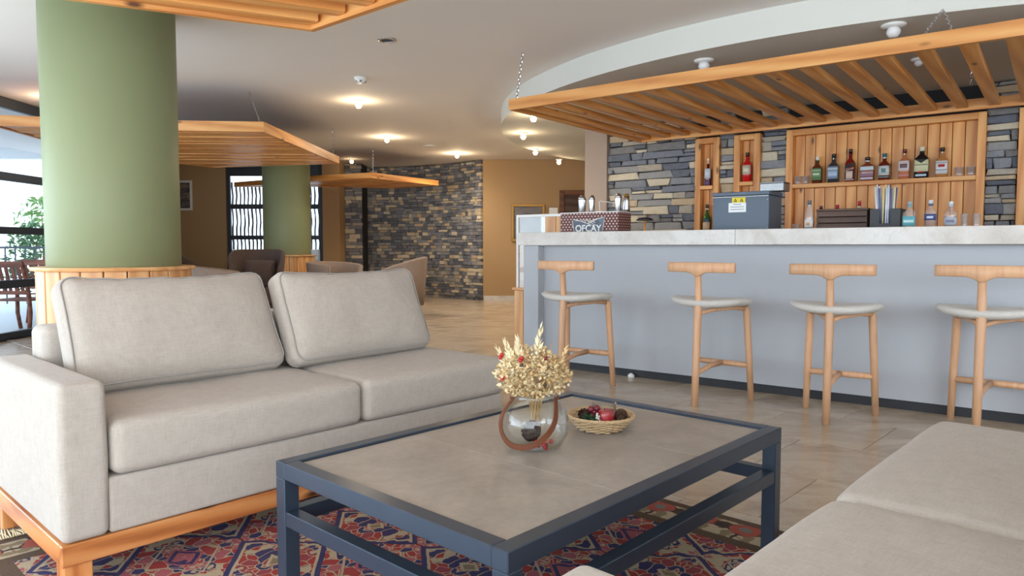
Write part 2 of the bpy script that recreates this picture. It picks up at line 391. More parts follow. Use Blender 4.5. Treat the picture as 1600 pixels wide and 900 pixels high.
def sweep_bm(bm, pts, rad, seg=8, flat=1.0, closed=False, up=None):
    pts = [Vector(p) for p in pts]; n = len(pts); rings = []; prev = None
    if not hasattr(rad, '__len__'): rad = [rad] * n
    for i, p in enumerate(pts):
        if closed: t = (pts[(i + 1) % n] - pts[i - 1]).normalized()
        else: t = (pts[min(i + 1, n - 1)] - pts[max(i - 1, 0)]).normalized()
        ref = Vector(up) if up is not None else (prev if prev is not None else (Vector((0, 0, 1)) if abs(t.z) < 0.9 else Vector((1, 0, 0))))
        s = t.cross(ref).normalized(); nn = s.cross(t).normalized(); prev = nn
        rings.append([bm.verts.new(p + (s * math.cos(2 * PI * k / seg) + nn * math.sin(2 * PI * k / seg) * flat) * rad[i]) for k in range(seg)])
    m = n if closed else n - 1
    for i in range(m):
        a, b = rings[i], rings[(i + 1) % n]
        for k in range(seg): bm.faces.new((a[k], a[(k + 1) % seg], b[(k + 1) % seg], b[k]))
    if not closed: bm.faces.new(rings[0][::-1]); bm.faces.new(rings[-1])
def sweep(pts, rad, seg=8, flat=1.0, closed=False, up=None, smooth=True):
    bm = bmesh.new(); sweep_bm(bm, pts, rad, seg, flat, closed, up); return to_mesh(bm, 'tube', smooth)
def rbox(sx, sy, sz, r, n=9, deform=None):
    """soft rounded box centred on the origin"""
    def vals(s):
        inn = s / 2 - r; th = [math.radians(x) for x in (15, 30, 45)]
        e = [inn + r * math.tan(t) for t in th]
        return [-x for x in reversed(e)] + [-inn + 2 * inn * i / n for i in range(n + 1)] + e
    V = [vals(sx), vals(sy), vals(sz)]; S = (sx, sy, sz); bm = bmesh.new()
    for axis in range(3):
        u, w = (axis + 1) % 3, (axis + 2) % 3
        for sgn in (-1, 1):
            g = []
            for a in V[u]:
                row = []
                for b in V[w]:
                    p = [0, 0, 0]; p[axis] = sgn * S[axis] / 2; p[u] = a; p[w] = b
                    c = [max(-(S[i] / 2 - r), min(S[i] / 2 - r, p[i])) for i in range(3)]
                    dv = Vector([p[i] - c[i] for i in range(3)])
                    q = Vector(c) + dv.normalized() * r
                    row.append(bm.verts.new(q))
                g.append(row)
            for i in range(len(g) - 1):
                for j in range(len(g[0]) - 1):
                    f = (g[i][j], g[i + 1][j], g[i + 1][j + 1], g[i][j + 1]); bm.faces.new(f if sgn > 0 else f[::-1])
    bmesh.ops.remove_doubles(bm, verts=bm.verts[:], dist=1e-4)
    if deform:
        for v in bm.verts: v.co = deform(v.co.copy(), v.co.x / (sx / 2), v.co.y / (sy / 2), v.co.z / (sz / 2))
    return to_mesh(bm, 'soft', True)
def struct(o, label=None): o['kind'] = 'structure'; return o
def text_mesh(s, size, extrude=0.001, space=1.0):
    c = bpy.data.curves.new('t', 'FONT'); c.body = s; c.size = size; c.extrude = extrude; c.align_x = 'CENTER'; c.space_character = space; c.offset = size * 0.018
    o = bpy.data.objects.new('t', c); COL.objects.link(o); dg = bpy.context.evaluated_depsgraph_get()
    me = bpy.data.meshes.new_from_object(o.evaluated_get(dg)); bpy.data.objects.remove(o); bpy.data.curves.remove(c); me.materials.clear(); return me
STAND = Matrix.Rotation(PI / 2, 4, 'X')      # text plane -> faces local -Y

# ------------------------------------------------------------------ room shell
CH, SH = 2.62, 2.42
fl = struct(box('floor', (-5.6, -3.4, -0.12), (7.0, 16.0, -0.012), 'grout'))
tile_me = box_mesh(0.597, 0.597, 0.02, 0.002); tile_me.materials.append(M['floor'])
far_tiles = bmesh.new(); cand = []
for i in range(-14, 22):
    for j in range(-22, 10):
        a, b = (i + 0.5) * 0.6 + 0.13, (j + 0.5) * 0.6 + (0.3 if i % 2 else 0) + 0.1
        p = A(a, b, 0)
        if p.x < -5.4 or p.x > 6.8 or p.y < -3.2 or p.y > 15.8: continue
        q = project(p)
        vis = q is not None and -160 < q[0] < 1760 and 400 < q[1] < 1080
        cand.append((0 if vis else 1, p.length, a, b, p))
cand.sort(key=lambda c: (c[0], c[1]))
rz = Matrix.Rotation(AX, 4, 'Z')
for k, (iv, d, a, b, p) in enumerate(cand):
    m = Matrix.Translation((p.x, p.y, -0.010)) @ rz
    lm = fl.matrix_basis.inverted() @ m
    if k < 300 and iv == 0:
        obj('tile', tile_me, None, fl, mtx=Matrix.Translation(Vector((p.x, p.y, -0.010)) - fl.location) @ rz)
    else: add_box(far_tiles, (-0.2985, -0.2985, -0.01), (0.2985, 0.2985, 0.01), Matrix.Translation(Vector((p.x, p.y, -0.010)) - fl.location) @ rz)
tag(obj('distant_tiles', to_mesh(far_tiles), 'floor', fl), kind='stuff')

struct(box('ceiling', (-8.2, -3.4, CH), (7.0, 16.0, CH + 0.15), 'ceiling'))
cs = [(4.54 + 4.67 * math.cos(2 * PI * k / 128), 8.69 + 4.67 * math.sin(2 * PI * k / 128)) for k in range(128)]
sof = struct(obj('trim_1', prism([(min(x, 6.98), min(y, 13.38)) for x, y in cs], SH, CH - 0.001), 'soffit'))
struct(box('wall_right', (7.0, -3.4, -0.12), (7.15, 16.0, CH + 0.15), 'white_wall'))
struct(box('wall_tan', (-0.54, 13.4, 0), (6.98, 13.55, CH - 0.002), 'tan_wall'))
struct(box('baseboard_tan', (-0.53, 13.385, 0), (0.86, 13.399, 0.09), 'marble'))
struct(box('wall_alcove', (-7.0, 13.6, -0.05), (-5.4, 13.75, CH - 0.002), 'tan_wall'))
struct(obj('wall_alcove_side', prism([(-5.5, 10.0), (-5.62, 10.0), (-7.12, 13.6), (-7.0, 13.6)], -0.05, CH - 0.002), 'tan_wall'))
struct(obj('floor_alcove', prism([(-5.6, 10.15), (-6.98, 13.58), (-5.6, 13.58)], -0.12, -0.001), 'floor'))
struct(box('wall_pier', (-3.58, 13.6, 0), (-3.255, 14.9, CH - 0.002), 'tan_wall'))
# door in the tan wall
dr = struct(thing('door_1', None, None, (1.13, 13.39, 0)))
for nm, lo, hi in (('jamb', (-0.25, -0.03, 0), (-0.16, 0.01, 2.05)), ('jamb', (0.62, -0.03, 0), (0.71, 0.01, 2.05)), ('head', (-0.16, -0.03, 1.96), (0.62, 0.01, 2.05))):
    box(nm, lo, hi, 'door_wood', dr, 0.004)
box('door_leaf', (-0.158, -0.012, 0.005), (0.618, 0.008, 1.957), 'walnut', dr, 0.003)

# ------------------------------------------------------------------ far ledge-stone wall (curved)
path = [(-0.54, 13.42), (-0.9, 13.78), (-1.25, 14.1), (-1.65, 14.36), (-2.1, 14.56), (-2.6, 14.7), (-3.3, 14.75)]
def wall_from_path(pts, z0, z1, t):
    bm = bmesh.new(); fr = []
    for i, p in enumerate(pts):
        a = Vector(pts[max(i - 1, 0)]); b = Vector(pts[min(i + 1, len(pts) - 1)]); d = (b - a).normalized(); n = Vector((d.y, -d.x))
        if n.y > 0: n = -n
        p = Vector(p); q = p - n * t
        fr.append([bm.verts.new((p.x, p.y, z0)), bm.verts.new((p.x, p.y, z1)), bm.verts.new((q.x, q.y, z1)), bm.verts.new((q.x, q.y, z0))])
    for a, b in zip(fr, fr[1:]):
        for k in range(4): bm.faces.new((a[k], a[(k + 1) % 4], b[(k + 1) % 4], b[k]))
    bm.faces.new(fr[0]); bm.faces.new(fr[-1][::-1]); return to_mesh(bm)
ws = struct(obj('wall_stone', wall_from_path(path, 0, CH - 0.002, 0.2), 'mortar'))
def stone_variant(seed, amt=0.10, bev=0.10):
    rnd = random.Random(seed); bm = bmesh.new(); bmesh.ops.create_cube(bm, size=1.0)
    for v in bm.verts: v.co += Vector([rnd.uniform(-amt, amt) * s for s in (0.6, 1.2, 0.7)])
    if bev: bmesh.ops.bevel(bm, geom=[e for e in bm.edges if (e.verts[0].co.y + e.verts[1].co.y) < -0.2], offset=bev, segments=1, affect='EDGES')
    return to_mesh(bm)
SV = [stone_variant(s, 0.13, 0.07) for s in range(10)]; SF = [stone_variant(s, 0.08, 0.0) for s in range(20, 30)]
for m_ in SV + SF: m_.materials.append(M['stone'])
seglen = [(Vector(b) - Vector(a)).length for a, b in zip(path, path[1:])]; total = sum(seglen)
def along(s):
    for (a, b), L in zip(zip(path, path[1:]), seglen):
        if s <= L or (b == path[-1]): a, b = Vector(a), Vector(b); d = (b - a).normalized(); return a + d * s, d
        s -= L
rs = random.Random(3); stones = []
def lay(width, z0, z1, hmin, hmax, lmin, lmax, rs, gap=0.006):
    out = []; z = z0
    while z < z1 - 0.01:
        h = min(rs.uniform(hmin, hmax), z1 - z); x = -rs.uniform(0, lmin)
        while x < width:
            L = rs.uniform(lmin, lmax) * (1 if rs.random() < 0.8 else 1.5); a, b = max(x, 0), min(x + L, width)
            if b - a > 0.03:
                if h > 0.075 and rs.random() < 0.3 and b - a < 0.25:
                    k = rs.uniform(0.4, 0.6) * h; out.append((a, b, z, z + k)); out.append((a, b, z + k, z + h))
                else: out.append((a, b, z, z + h))
            x += L
        z += h
    return [(a + gap / 2, b - gap / 2, c + gap / 2, d - gap / 2) for a, b, c, d in out]
for a, b, c, d in lay(total, 0.0, CH - 0.01, 0.045, 0.078, 0.07, 0.17, rs):
    p, dr_ = along((a + b) / 2); stones.append((p, dr_, b - a, (c + d) / 2, d - c))
def in_view(p):
    q = project(p); return q is not None and 560 < q[0] < 760 and q[1] > 255 and not (q[1] > 430 and q[0] < 650)
order = sorted(range(len(stones)), key=lambda k: (0 if in_view((stones[k][0].x, stones[k][0].y, stones[k][3])) else 1, -stones[k][2] * stones[k][4]))
rest = bmesh.new()
for rank, k in enumerate(order):
    p, d, L, z, h = stones[k]; n = Vector((d.y, -d.x)); n = -n if n.y > 0 else n
    prj = rs.uniform(0.0, 0.03); x3 = Vector((d.x, d.y, 0)); x3 = -x3; y3 = Vector((-n.x, -n.y, 0)); c = Vector((p.x, p.y, z)) + Vector((n.x, n.y, 0)) * prj
    m = Matrix((x3 * L, y3 * 0.07, Vector((0, 0, h)))).transposed().to_4x4(); m.translation = c
    if rank < 300: obj('stone', SF[rank % 10], None, ws, mtx=m)
    else:
        b2 = bmesh.ops.create_cube(rest, size=1.0)
        for v in b2['verts']: v.co = m @ (v.co + Vector([rs.uniform(-0.05, 0.05) for _ in range(3)]))
tag(obj('small_stones', to_mesh(rest), 'stone_i', ws), kind='stuff')
# stone pier in front of the window end of that wall
wp = struct(box('wall_stone_pier', (-3.25, 14.05, 0), (-2.92, 14.55, CH - 0.002), 'mortar'))
for a, b, c, d in lay(0.33, 0.3, CH - 0.01, 0.055, 0.095, 0.09, 0.22, rs):
    m = Matrix.Diagonal((b - a, 0.06, d - c, 1)); m.translation = Vector((-3.25 + (a + b) / 2, 14.05 - rs.uniform(0, 0.02), (c + d) / 2)) - wp.location
    obj('stone', SF[rs.randrange(10)], None, wp, mtx=m)

# ------------------------------------------------------------------ windows
def glazing(name, p0, p1, mull, zs, ztop, th=0.06):
    """glazed wall from p0 to p1 (xy), mullions at distances mull, rails (z0,z1)"""
    p0, p1 = Vector(p0), Vector(p1); d = (p1 - p0); L = d.length; d.normalize()
    w = struct(thing(name, None, None, (p0.x, p0.y, 0), math.atan2(d.y, d.x)))
    for s in mull: box('mullion', (s - 0.035, -th / 2, 0), (s + 0.035, th / 2, ztop), 'frame', w, 0.004)
    for a, b in zip(mull, mull[1:]):
        for z0, z1 in zs: box('rail', (a + 0.035, -th / 2, z0), (b - 0.035, th / 2, z1), 'frame', w, 0.004)
        for (z0, z1), (z2, z3) in zip(zs, zs[1:]):
            box('pane', (a + 0.03, -0.004, z1 - 0.005), (b - 0.03, 0.004, z2 + 0.005), 'pane', w)
    return w
RZ = [(0.0, 0.07), (0.55, 0.64), (1.14, 1.22), (1.72, 1.81), (2.50, 2.615)]
glazing('window_1', (-5.5, -3.3), (-5.5, 9.98), [0.035, 2.0, 4.0, 6.0, 8.0, 10.1, 12.1, 13.2], RZ, 2.615)
glazing('window_2', (-5.4, 13.66), (-3.58, 13.66), [0.035, 0.9, 1.785], RZ[:4] + [(2.34, 2.615)], 2.615)
struct(box('trim_2', (-5.56, -3.4, -0.12), (-5.44, 9.98, -0.005), 'plinth'))

# ------------------------------------------------------------------ outdoors: terrace, planting, neighbour
struct(obj('terrace_floor', prism([(-16, -3.4), (-5.6, -3.4), (-5.6, 9.9), (-7.14, 13.6), (-7.14, 18), (-16, 18)], -0.2, -0.1), 'terrace'))
struct(box('terrace_floor_rear', (-6.9, 13.76, -0.2), (-3.3, 17, -0.1), 'terrace'))
tr = struct(box('terrace_roof', (-11.5, -3.4, 2.75), (-8.2, 13.0, 2.95), 'white_wall'))
for k, y in enumerate((9.2, 11.0, 12.9)): tag(plank('terrace_beam', (-11.4, y, 2.66), (-8.2, y, 2.66), 0.14, 0.18, 'white_wall'), 'white beam under terrace roof, %s one counted from the lounge' % ('first', 'second', 'third')[k], 'beam', 'terrace roof beams')
nb = thing('neighbour_house', 'white neighbouring house beyond the terrace railing', 'building', (-17, 24, 0))
box('wall', (-12, 0, -0.3), (6.5, 4, 5.5), 'white_wall', nb); box('roof', (-12.3, -0.4, 5.5), (6.8, 4.3, 5.8), 'terrace', nb)
for wx in (-0.9, 3.6):
    wn = box('window', (wx, -0.06, 1.55), (wx + 0.75, 0.02, 2.35), 'frame', nb); box('shutter_slat', (-0.33, -0.05, 0.02), (0.33, -0.04, 0.10), 'teak', wn); box('shutter_slat', (-0.33, -0.05, -0.2), (0.33, -0.04, -0.1), 'teak', wn)
rl = thing('terrace_railing', 'dark railing at the end of the terrace', 'railing', (-10.2, 13.9, -0.1))
box('handrail', (-2.6, -0.03, 1.07), (2.4, 0.03, 1.11), 'frame', rl)
for k in range(26): box('baluster', (-2.55 + k * 0.195, -0.01, 0), (-2.53 + k * 0.195, 0.01, 1.07), 'frame', rl)
def bush(name, label, loc, r, h, mat, seed, n=420, leaf=0.14):
    t = thing(name, label, 'shrub', loc, 0, 'shrubs past the terrace'); rd = random.Random(seed); bm = bmesh.new()
    for k in range(n):
        z = rd.random() ** 0.8; rr = r * (0.35 + 0.65 * math.sin(PI * min(1, z * 0.8 + 0.2))) * math.sqrt(rd.random()); a = rd.uniform(0, 2 * PI)
        c = Vector((rr * math.cos(a), rr * math.sin(a), 0.15 + z * h)); d = Vector((rd.uniform(-1, 1), rd.uniform(-1, 1), rd.uniform(-0.2, 1.3))).normalized()
        s = d.cross(Vector((rd.uniform(-1, 1), rd.uniform(-1, 1), 0.3))).normalized(); L = leaf * rd.uniform(0.8, 2.0); w = leaf * 0.22
        vs_ = [bm.verts.new(c), bm.verts.new(c + d * L * 0.5 + s * w), bm.verts.new(c + d * L - Vector((0, 0, L * 0.2))), bm.verts.new(c + d * L * 0.5 - s * w)]; bm.faces.new(vs_)
    tag(obj('foliage', to_mesh(bm), mat, t), kind='stuff')
    obj('stem', sweep([(0, 0, 0), (0.02, 0.01, h * 0.5), (0, 0.03, h * 0.9)], [0.03, 0.02, 0.008], 6), 'teak', t)
bush('terrace_shrub', 'tall pale green shrub behind railing, highest of the planting', (-10.6, 16.2, -0.1), 0.7, 2.0, 'leaf', 1)
bush('terrace_shrub', 'low grassy shrub at the left end of the railing', (-12.4, 14.9, -0.1), 0.6, 1.05, 'leaf', 2)
bush('terrace_shrub', 'dark green low shrub in the middle of the railing', (-11.2, 14.75, -0.1), 0.55, 0.95, 'leaf2', 3)
bush('terrace_shrub', 'green shrub nearest the lounge window behind railing', (-9.9, 14.9, -0.1), 0.6, 1.35, 'leaf2', 4)
def terrace_chair(label, loc, rz):
    t = thing('terrace_chair', label, 'chair', loc, rz, 'teak terrace chairs')
    for sx in (-0.26, 0.26):
        obj('leg', sweep([(sx, 0.26, 0), (sx, 0.22, 0.25), (sx, 0.24, 0.5), (sx, 0.34, 0.9)], 0.025, 6), 'teak', t)
        obj('leg', sweep([(sx, -0.30, 0), (sx, -0.25, 0.22), (sx, -0.26, 0.62)], 0.025, 6), 'teak', t)
        plank('armrest', (sx, -0.32, 0.64), (sx, 0.30, 0.66), 0.06, 0.025, 'teak', t)
    for k in range(5): plank('seat_slat', (-0.26, -0.24 + k * 0.11, 0.42), (0.26, -0.24 + k * 0.11, 0.42), 0.09, 0.02, 'teak', t)
    plank('top_rail', (-0.27, 0.34, 0.88), (0.27, 0.34, 0.88), 0.03, 0.08, 'teak', t); plank('bottom_rail', (-0.25, 0.25, 0.52), (0.25, 0.25, 0.52), 0.03, 0.05, 'teak', t)
    for k in range(6): plank('back_slat', (-0.2 + k * 0.08, 0.255, 0.54), (-0.2 + k * 0.08, 0.335, 0.86), 0.045, 0.014, 'teak', t, (0, -1, 0))
terrace_chair('slatted teak armchair on the terrace, nearest the window glass', (-6.40, 9.35, -0.1), math.radians(178))
terrace_chair('slatted teak armchair on the terrace, farther out toward the railing', (-6.75, 10.6, -0.1), math.radians(172))
# screen of wavy poles beyond the end window
struct(box('terrace_parapet', (-6.85, 15.0, -0.1), (-3.3, 15.15, 0.95), 'white_wall'))
sc_ = thing('pole_screen', 'screen of dark wavy poles outside the far window', 'screen', (-6.8, 15.08, 0.95)); rp = random.Random(9)
for k in range(42):
    x = 0.05 + k * 0.082; pts = [(x + 0.010 * math.sin(j * 1.7 + rp.uniform(0, 1.0)), 0, j * 0.14) for j in range(11)]
    obj('pole', sweep(pts, [0.019 + rp.uniform(-0.004, 0.004) for _ in pts], 6), 'frame', sc_)

# ------------------------------------------------------------------ columns
def column(label, x, y, k=1.0):
    t = thing('column', label, 'column', (x, y, 0), math.radians(20), 'green round columns'); R, RB, HB = 0.40, 0.445, 0.85; t.scale = (k, k, 1)
    obj('shaft', lathe([(R, 0.0), (R, CH - 0.003)], 64), 'green', t)
    n = 22; a = 2 * PI / n
    for k in range(n):
        th = k * a; c, s = math.cos(th), math.sin(th); w = 2 * RB * math.tan(a / 2) - 0.006
        m = Matrix(((0, -s, c, RB * c), (0, c, s, RB * s), (1, 0, 0, HB / 2), (0, 0, 0, 1)))
        key = ('colplank',)
        if key not in PL: PL[key] = box_mesh(HB, w, 0.022, 0.004); PL[key].materials.append(M['pine_pale'])
        obj('plank', PL[key], None, t, mtx=m)
    obj('cap_ring', lathe([(R + 0.001, HB), (0.485, HB), (0.49, HB + 0.01), (0.485, HB + 0.022), (R + 0.001, HB + 0.022)], 48, smooth=False, closed=True), 'pine_pale', t)
    return t
column('large green round column behind the sofa, with pine-clad foot', -2.66, 4.82)
column('distant green round column by the far window, with pine-clad foot', -3.69, 11.8, 0.94)

# ------------------------------------------------------------------ hanging timber canopies
def chain(parent, p0, p1, mat='chrome'):
    p0, p1 = Vector(p0), Vector(p1); d = p1 - p0; n = max(4, int(d.length / 0.028)); bm = bmesh.new(); z = d.normalized(); x = z.orthogonal().normalized(); y = z.cross(x)
    for k in range(n):
        c = p0 + d * ((k + 0.5) / n); s = x if k % 2 else y
        sweep_bm(bm, [c + (s * 0.008 * math.cos(t) + z * 0.019 * math.sin(t)) for t in [2 * PI * j / 8 for j in range(8)]], 0.0028, 4, closed=True)
    return obj('chain', to_mesh(bm), mat, parent)
def inset(poly, w):
    n = len(poly); out = []; c = sum((Vector(p) for p in poly), Vector((0, 0))) / n
    for i in range(n):
        a, b, d = Vector(poly[i - 1]), Vector(poly[i]), Vector(poly[(i + 1) % n])
        def nrm(p, q):
            e = (q - p).normalized(); m = Vector((-e.y, e.x)); return m if m.dot(c - p) > 0 else -m
        n1, n2 = nrm(a, b), nrm(b, d); k = (n1 + n2); k = k / (1 + n1.dot(n2)); out.append(b + k * w)
    return out
def clip_line(poly, o, d):
    ts = []
    n = len(poly)
    for i in range(n):
        a, b = Vector(poly[i]), Vector(poly[(i + 1) % n]); e = b - a; den = d.x * e.y - d.y * e.x
        if abs(den) < 1e-9: continue
        w = a - o; t = (w.x * e.y - w.y * e.x) / den; u = (w.x * d.y - w.y * d.x) / den
        if 0 <= u <= 1: ts.append(t)
    return (min(ts), max(ts)) if len(ts) >= 2 else None
def canopy(label, poly, z, bh, slat_dir, sw, sh, sp, zoff, hang=()):
    c = sum((Vector(p) for p in poly), Vector((0, 0))) / len(poly)
    t = thing('timber_canopy', label, 'canopy', (c.x, c.y, z), 0); P = [Vector(p) - c for p in poly]; n = len(P); I = inset(P, 0.035)
    for i in range(n):
        a, b, a2, b2 = P[i], P[(i + 1) % n], I[i], I[(i + 1) % n]
        # mitred beam as own object with its length along local x
        d = (b - a).normalized(); nn = Vector((-d.y, d.x)); o = (a + b) / 2
        loc = lambda q: Vector(((q - o).dot(d), (q - o).dot(nn)))
        pts = [loc(q) for q in (a, b, b2, a2)]
        me = prism([(q.x, q.y) for q in pts], 0, bh)
        m = Matrix(((d.x, nn.x, 0, o.x), (d.y, nn.y, 0, o.y), (0, 0, 1, 0), (0, 0, 0, 1)))
        obj('beam', me, 'pine', t, mtx=m)
    sd = Vector(slat_dir).normalized(); sn = Vector((-sd.y, sd.x)); ext = max(abs(p.dot(sn)) for p in P); k = -ext + sp / 2
    while k < ext:
        r = clip_line(I, sn * k, sd); k0 = k; k += sp
        if not r or r[1] - r[0] < 0.12: continue
        e = 0.02 if sp < 0.12 else 0.0
        p0, p1 = sn * k0 + sd * (r[0] + e), sn * k0 + sd * (r[1] - e)
        zz = zoff + sh / 2 - (random.choice((0.0, 0.004, 0.010)) if sp < 0.12 else 0.0)
        plank('slat', (p0.x, p0.y, zz), (p1.x, p1.y, zz), sw, sh, 'pine', t)
    if sp < 0.12: obj('light_block_sheet', prism([(q.x, q.y) for q in I], zoff + sh + 0.002, zoff + sh + 0.012), 'door_wood', t)  # dark sheet added to block bulb light from above and darken the grooves
    for (px, py, qx, qy, top) in hang: chain(t, (px - c.x, py - c.y, bh), (qx - c.x, qy - c.y, top - z))
    return t
bcan = [B(-0.12, 0.04), B(4.6, 0.04), B(4.6, 2.42), B(-0.12, 2.42)]
def xy(v): return (v.x, v.y)
h0 = B(-0.05, 0.06); h1 = B(3.05, 0.06); h2 = B(2.95, 0.35); h3 = B(3.02, 1.8); h1b = B(2.93, 0.06); h1c = B(3.07, 0.06); ht = B(3.0, 0.25)
canopy('long open-slatted pine canopy hung on chains above the bar', [xy(p) for p in bcan], 2.15, 0.09, BY, 0.085, 0.045, 0.225, 0.02,
       [(h0.x, h0.y, h0.x + 0.05, h0.y, CH), (h1b.x, h1b.y, ht.x, ht.y, SH), (h1c.x, h1c.y, ht.x, ht.y, SH), (h3.x, h3.y, h3.x, h3.y, SH)])
c1 = [(-1.063, 3.912), (-2.53, 3.2), (-2.9, 1.9), (-1.6, 0.9), (0.1, 1.35), (0.68, 2.43)]
canopy('open-slatted pine canopy overhead above the sofas, nearest the camera', c1, 2.15, 0.085, Vector(c1[1]) - Vector(c1[0]), 0.09, 0.045, 0.21, 0.02, [(-1.0, 3.8, -1.0, 3.8, CH)])
c2 = [(-2.48, 7.24), (-2.39, 10.0), (-4.35, 10.5), (-5.2, 9.0), (-4.95, 6.85), (-3.9, 7.12)]
canopy('close-boarded pine canopy hanging between the two green columns', c2, 2.15, 0.10, (1, 0.05), 0.084, 0.02, 0.1, 0.012, [(-2.55, 7.35, -2.75, 7.6, CH), (-2.45, 9.9, -2.45, 9.9, CH)])
c3 = [(-2.28, 11.72), (-1.34, 13.17), (-2.3, 13.80), (-3.22, 13.52), (-5.2, 13.5), (-3.43, 12.30)]
canopy('close-boarded pine canopy behind the distant column, near stone wall', c3, 2.12, 0.09, Vector((1.0, -0.5)), 0.084, 0.02, 0.1, 0.012, [(-2.28, 11.85, -2.28, 11.85, CH)])

# ------------------------------------------------------------------ ceiling fittings
def lamp(label, x, y, z, power=9.0):
    t = thing('ceiling_lamp', label, 'lamp', (x, y, z), 0, 'lit ceiling bulbs')
    obj('rose', lathe([(0.0, -0.001), (0.05, -0.001), (0.05, -0.012), (0.03, -0.02), (0.0, -0.02)], 20), 'white', t)
    obj('bulb', lathe([(0.0, -0.085), (0.02, -0.08), (0.033, -0.06), (0.033, -0.045), (0.02, -0.021), (0.0, -0.0205)], 16), 'bulb', t)
    l = bpy.data.lights.new('bulb_light', 'POINT'); l.energy = power * 0.5; l.color = (1.0, 0.76, 0.48); l.shadow_soft_size = 0.035
    o = bpy.data.objects.new('bulb_light', l); COL.objects.link(o); o.parent = t; o.location = (0, 0, -0.125)
    l = bpy.data.lights.new('bulb_beam', 'SPOT'); l.energy = power * 5; l.color = (1.0, 0.88, 0.72); l.spot_size = math.radians(165); l.spot_blend = 1.0; l.shadow_soft_size = 0.05
    o = bpy.data.objects.new('bulb_beam', l); COL.objects.link(o); o.parent = t; o.location = (0, 0, -0.10)
for lb, x, y, z, pw in (('lit bulb on ceiling just below the smoke detector', -1.70, 8.05, CH, 14), ('lit bulb on ceiling, second in line toward the stone wall', -1.84, 10.66, CH, 20),
    ('lit bulb on ceiling closest to the stone wall corner', -0.95, 12.5, CH, 24), ('lit bulb on ceiling between the two boarded canopies', -2.95, 13.3, CH, 1.0),
    ('lit bulb on ceiling left of the large green column', -4.95, 7.86, CH, 14), ('lit bulb under the round soffit, left of the bar canopy corner', 0.14, 9.0, SH, 10),
    ('lit bulb under the round soffit, right at the bar canopy corner', 0.23, 7.75, SH, 10), ('lit bulb under the round soffit, before the tan wall', 0.34, 10.5, SH, 10), ('lit bulb under the round soffit, nearest the door', 0.76, 11.7, SH, 12)):
    lamp(lb, x, y, z, pw * 0.4)
def globe(label, x, y, z, s=1.0):
    t = thing('globe_light', label, 'light fixture', (x, y, z), 0, 'unlit globe fixtures')
    obj('plate', lathe([(0.0, -0.001), (0.075 * s, -0.001), (0.075 * s, -0.01), (0.05 * s, -0.02), (0.0, -0.02)], 24), 'white', t)
    obj('globe', lathe([(0.0, -0.085 * s), (0.025 * s, -0.08 * s), (0.04 * s, -0.06 * s), (0.043 * s, -0.045 * s), (0.035 * s, -0.021), (0.0, -0.0205)], 20), 'opal', t)
globe('unlit white globe on soffit above the middle of the canopy beam', 1.46, 5.54, SH); globe('unlit white globe on soffit beside the hanging chains', 2.44, 4.67, SH)
globe('small unlit globe seen between canopy slats, toward the back bar', 3.66, 7.1, SH, 0.7); globe('small unlit globe seen between canopy slats, toward the front beam', 3.07, 5.5, SH, 0.7)
t = thing('recessed_spotlight', 'unlit recessed spotlight in the ceiling past the front canopy', 'light fixture', (-0.977, 5.71, CH))
obj('trim_ring', lathe([(0.05, -0.001), (0.075, -0.001), (0.075, -0.008), (0.05, -0.012)], 24, closed=True), 'chrome', t); obj('lens', lathe([(0, -0.004), (0.05, -0.004), (0.05, -0.006), (0, -0.006)], 24), 'frame', t)
t = thing('smoke_detector', 'white smoke detector on the ceiling above the lit bulb', 'smoke detector', (-1.45, 6.96, CH))
obj('base', lathe([(0, -0.001), (0.06, -0.001), (0.06, -0.02), (0, -0.02)], 24), 'white', t); hd = obj('head', lathe([(0, -0.0205), (0.052, -0.0205), (0.05, -0.045), (0.03, -0.055), (0, -0.055)], 24), 'white', t)
for k in range(6): box('vent', (0.0455 * math.cos(k) - 0.008, 0.0455 * math.sin(k) - 0.008, -0.048), (0.0455 * math.cos(k) + 0.008, 0.0455 * math.sin(k) + 0.008, -0.036), 'frame', hd)
t = thing('ceiling_speaker', 'flat round ceiling speaker near the distant canopy', 'speaker', (-1.32, 11.6, CH)); obj('grille', lathe([(0, -0.001), (0.1, -0.001), (0.095, -0.012), (0, -0.014)], 24), 'white', t); obj('rim', lathe([(0.1, -0.001), (0.112, -0.001), (0.112, -0.01), (0.1, -0.012)], 24, closed=True), 'white', t)

# ------------------------------------------------------------------ bar: back wall
def bthing(name, label, cat, bx, by, z, group=None, turn=0.0):
    p = B(bx, by, z); return thing(name, label, cat, p, BA + turn, group)
wb = struct(bthing('wall_bar', None, None, 0, 0, 0))
box('masonry', (-0.66, 2.76, 0), (6.2, 2.95, SH - 0.002), 'mortar', wb); box('pillar', (-0.97, 2.65, 0), (-0.67, 2.95, SH - 0.002), 'taupe_wall', wb)
rb = random.Random(11)
for x0, x1 in ((-0.665, 0.425), (0.695, 0.853), (1.128, 1.388), (3.07, 3.30), (3.36, 4.3)):
    for a, b, c, d in lay(x1 - x0, 0.95, SH - 0.01, 0.05, 0.098, 0.10, 0.36, rb, 0.007):
        pr = rb.uniform(-0.012, 0.018); m = Matrix.Diagonal((b - a, 0.10, d - c, 1)); m.translation = (x0 + (a + b) / 2, 2.735 - pr, (c + d) / 2)
        obj('stone', SV[rb.randrange(10)], None, wb, mtx=m)
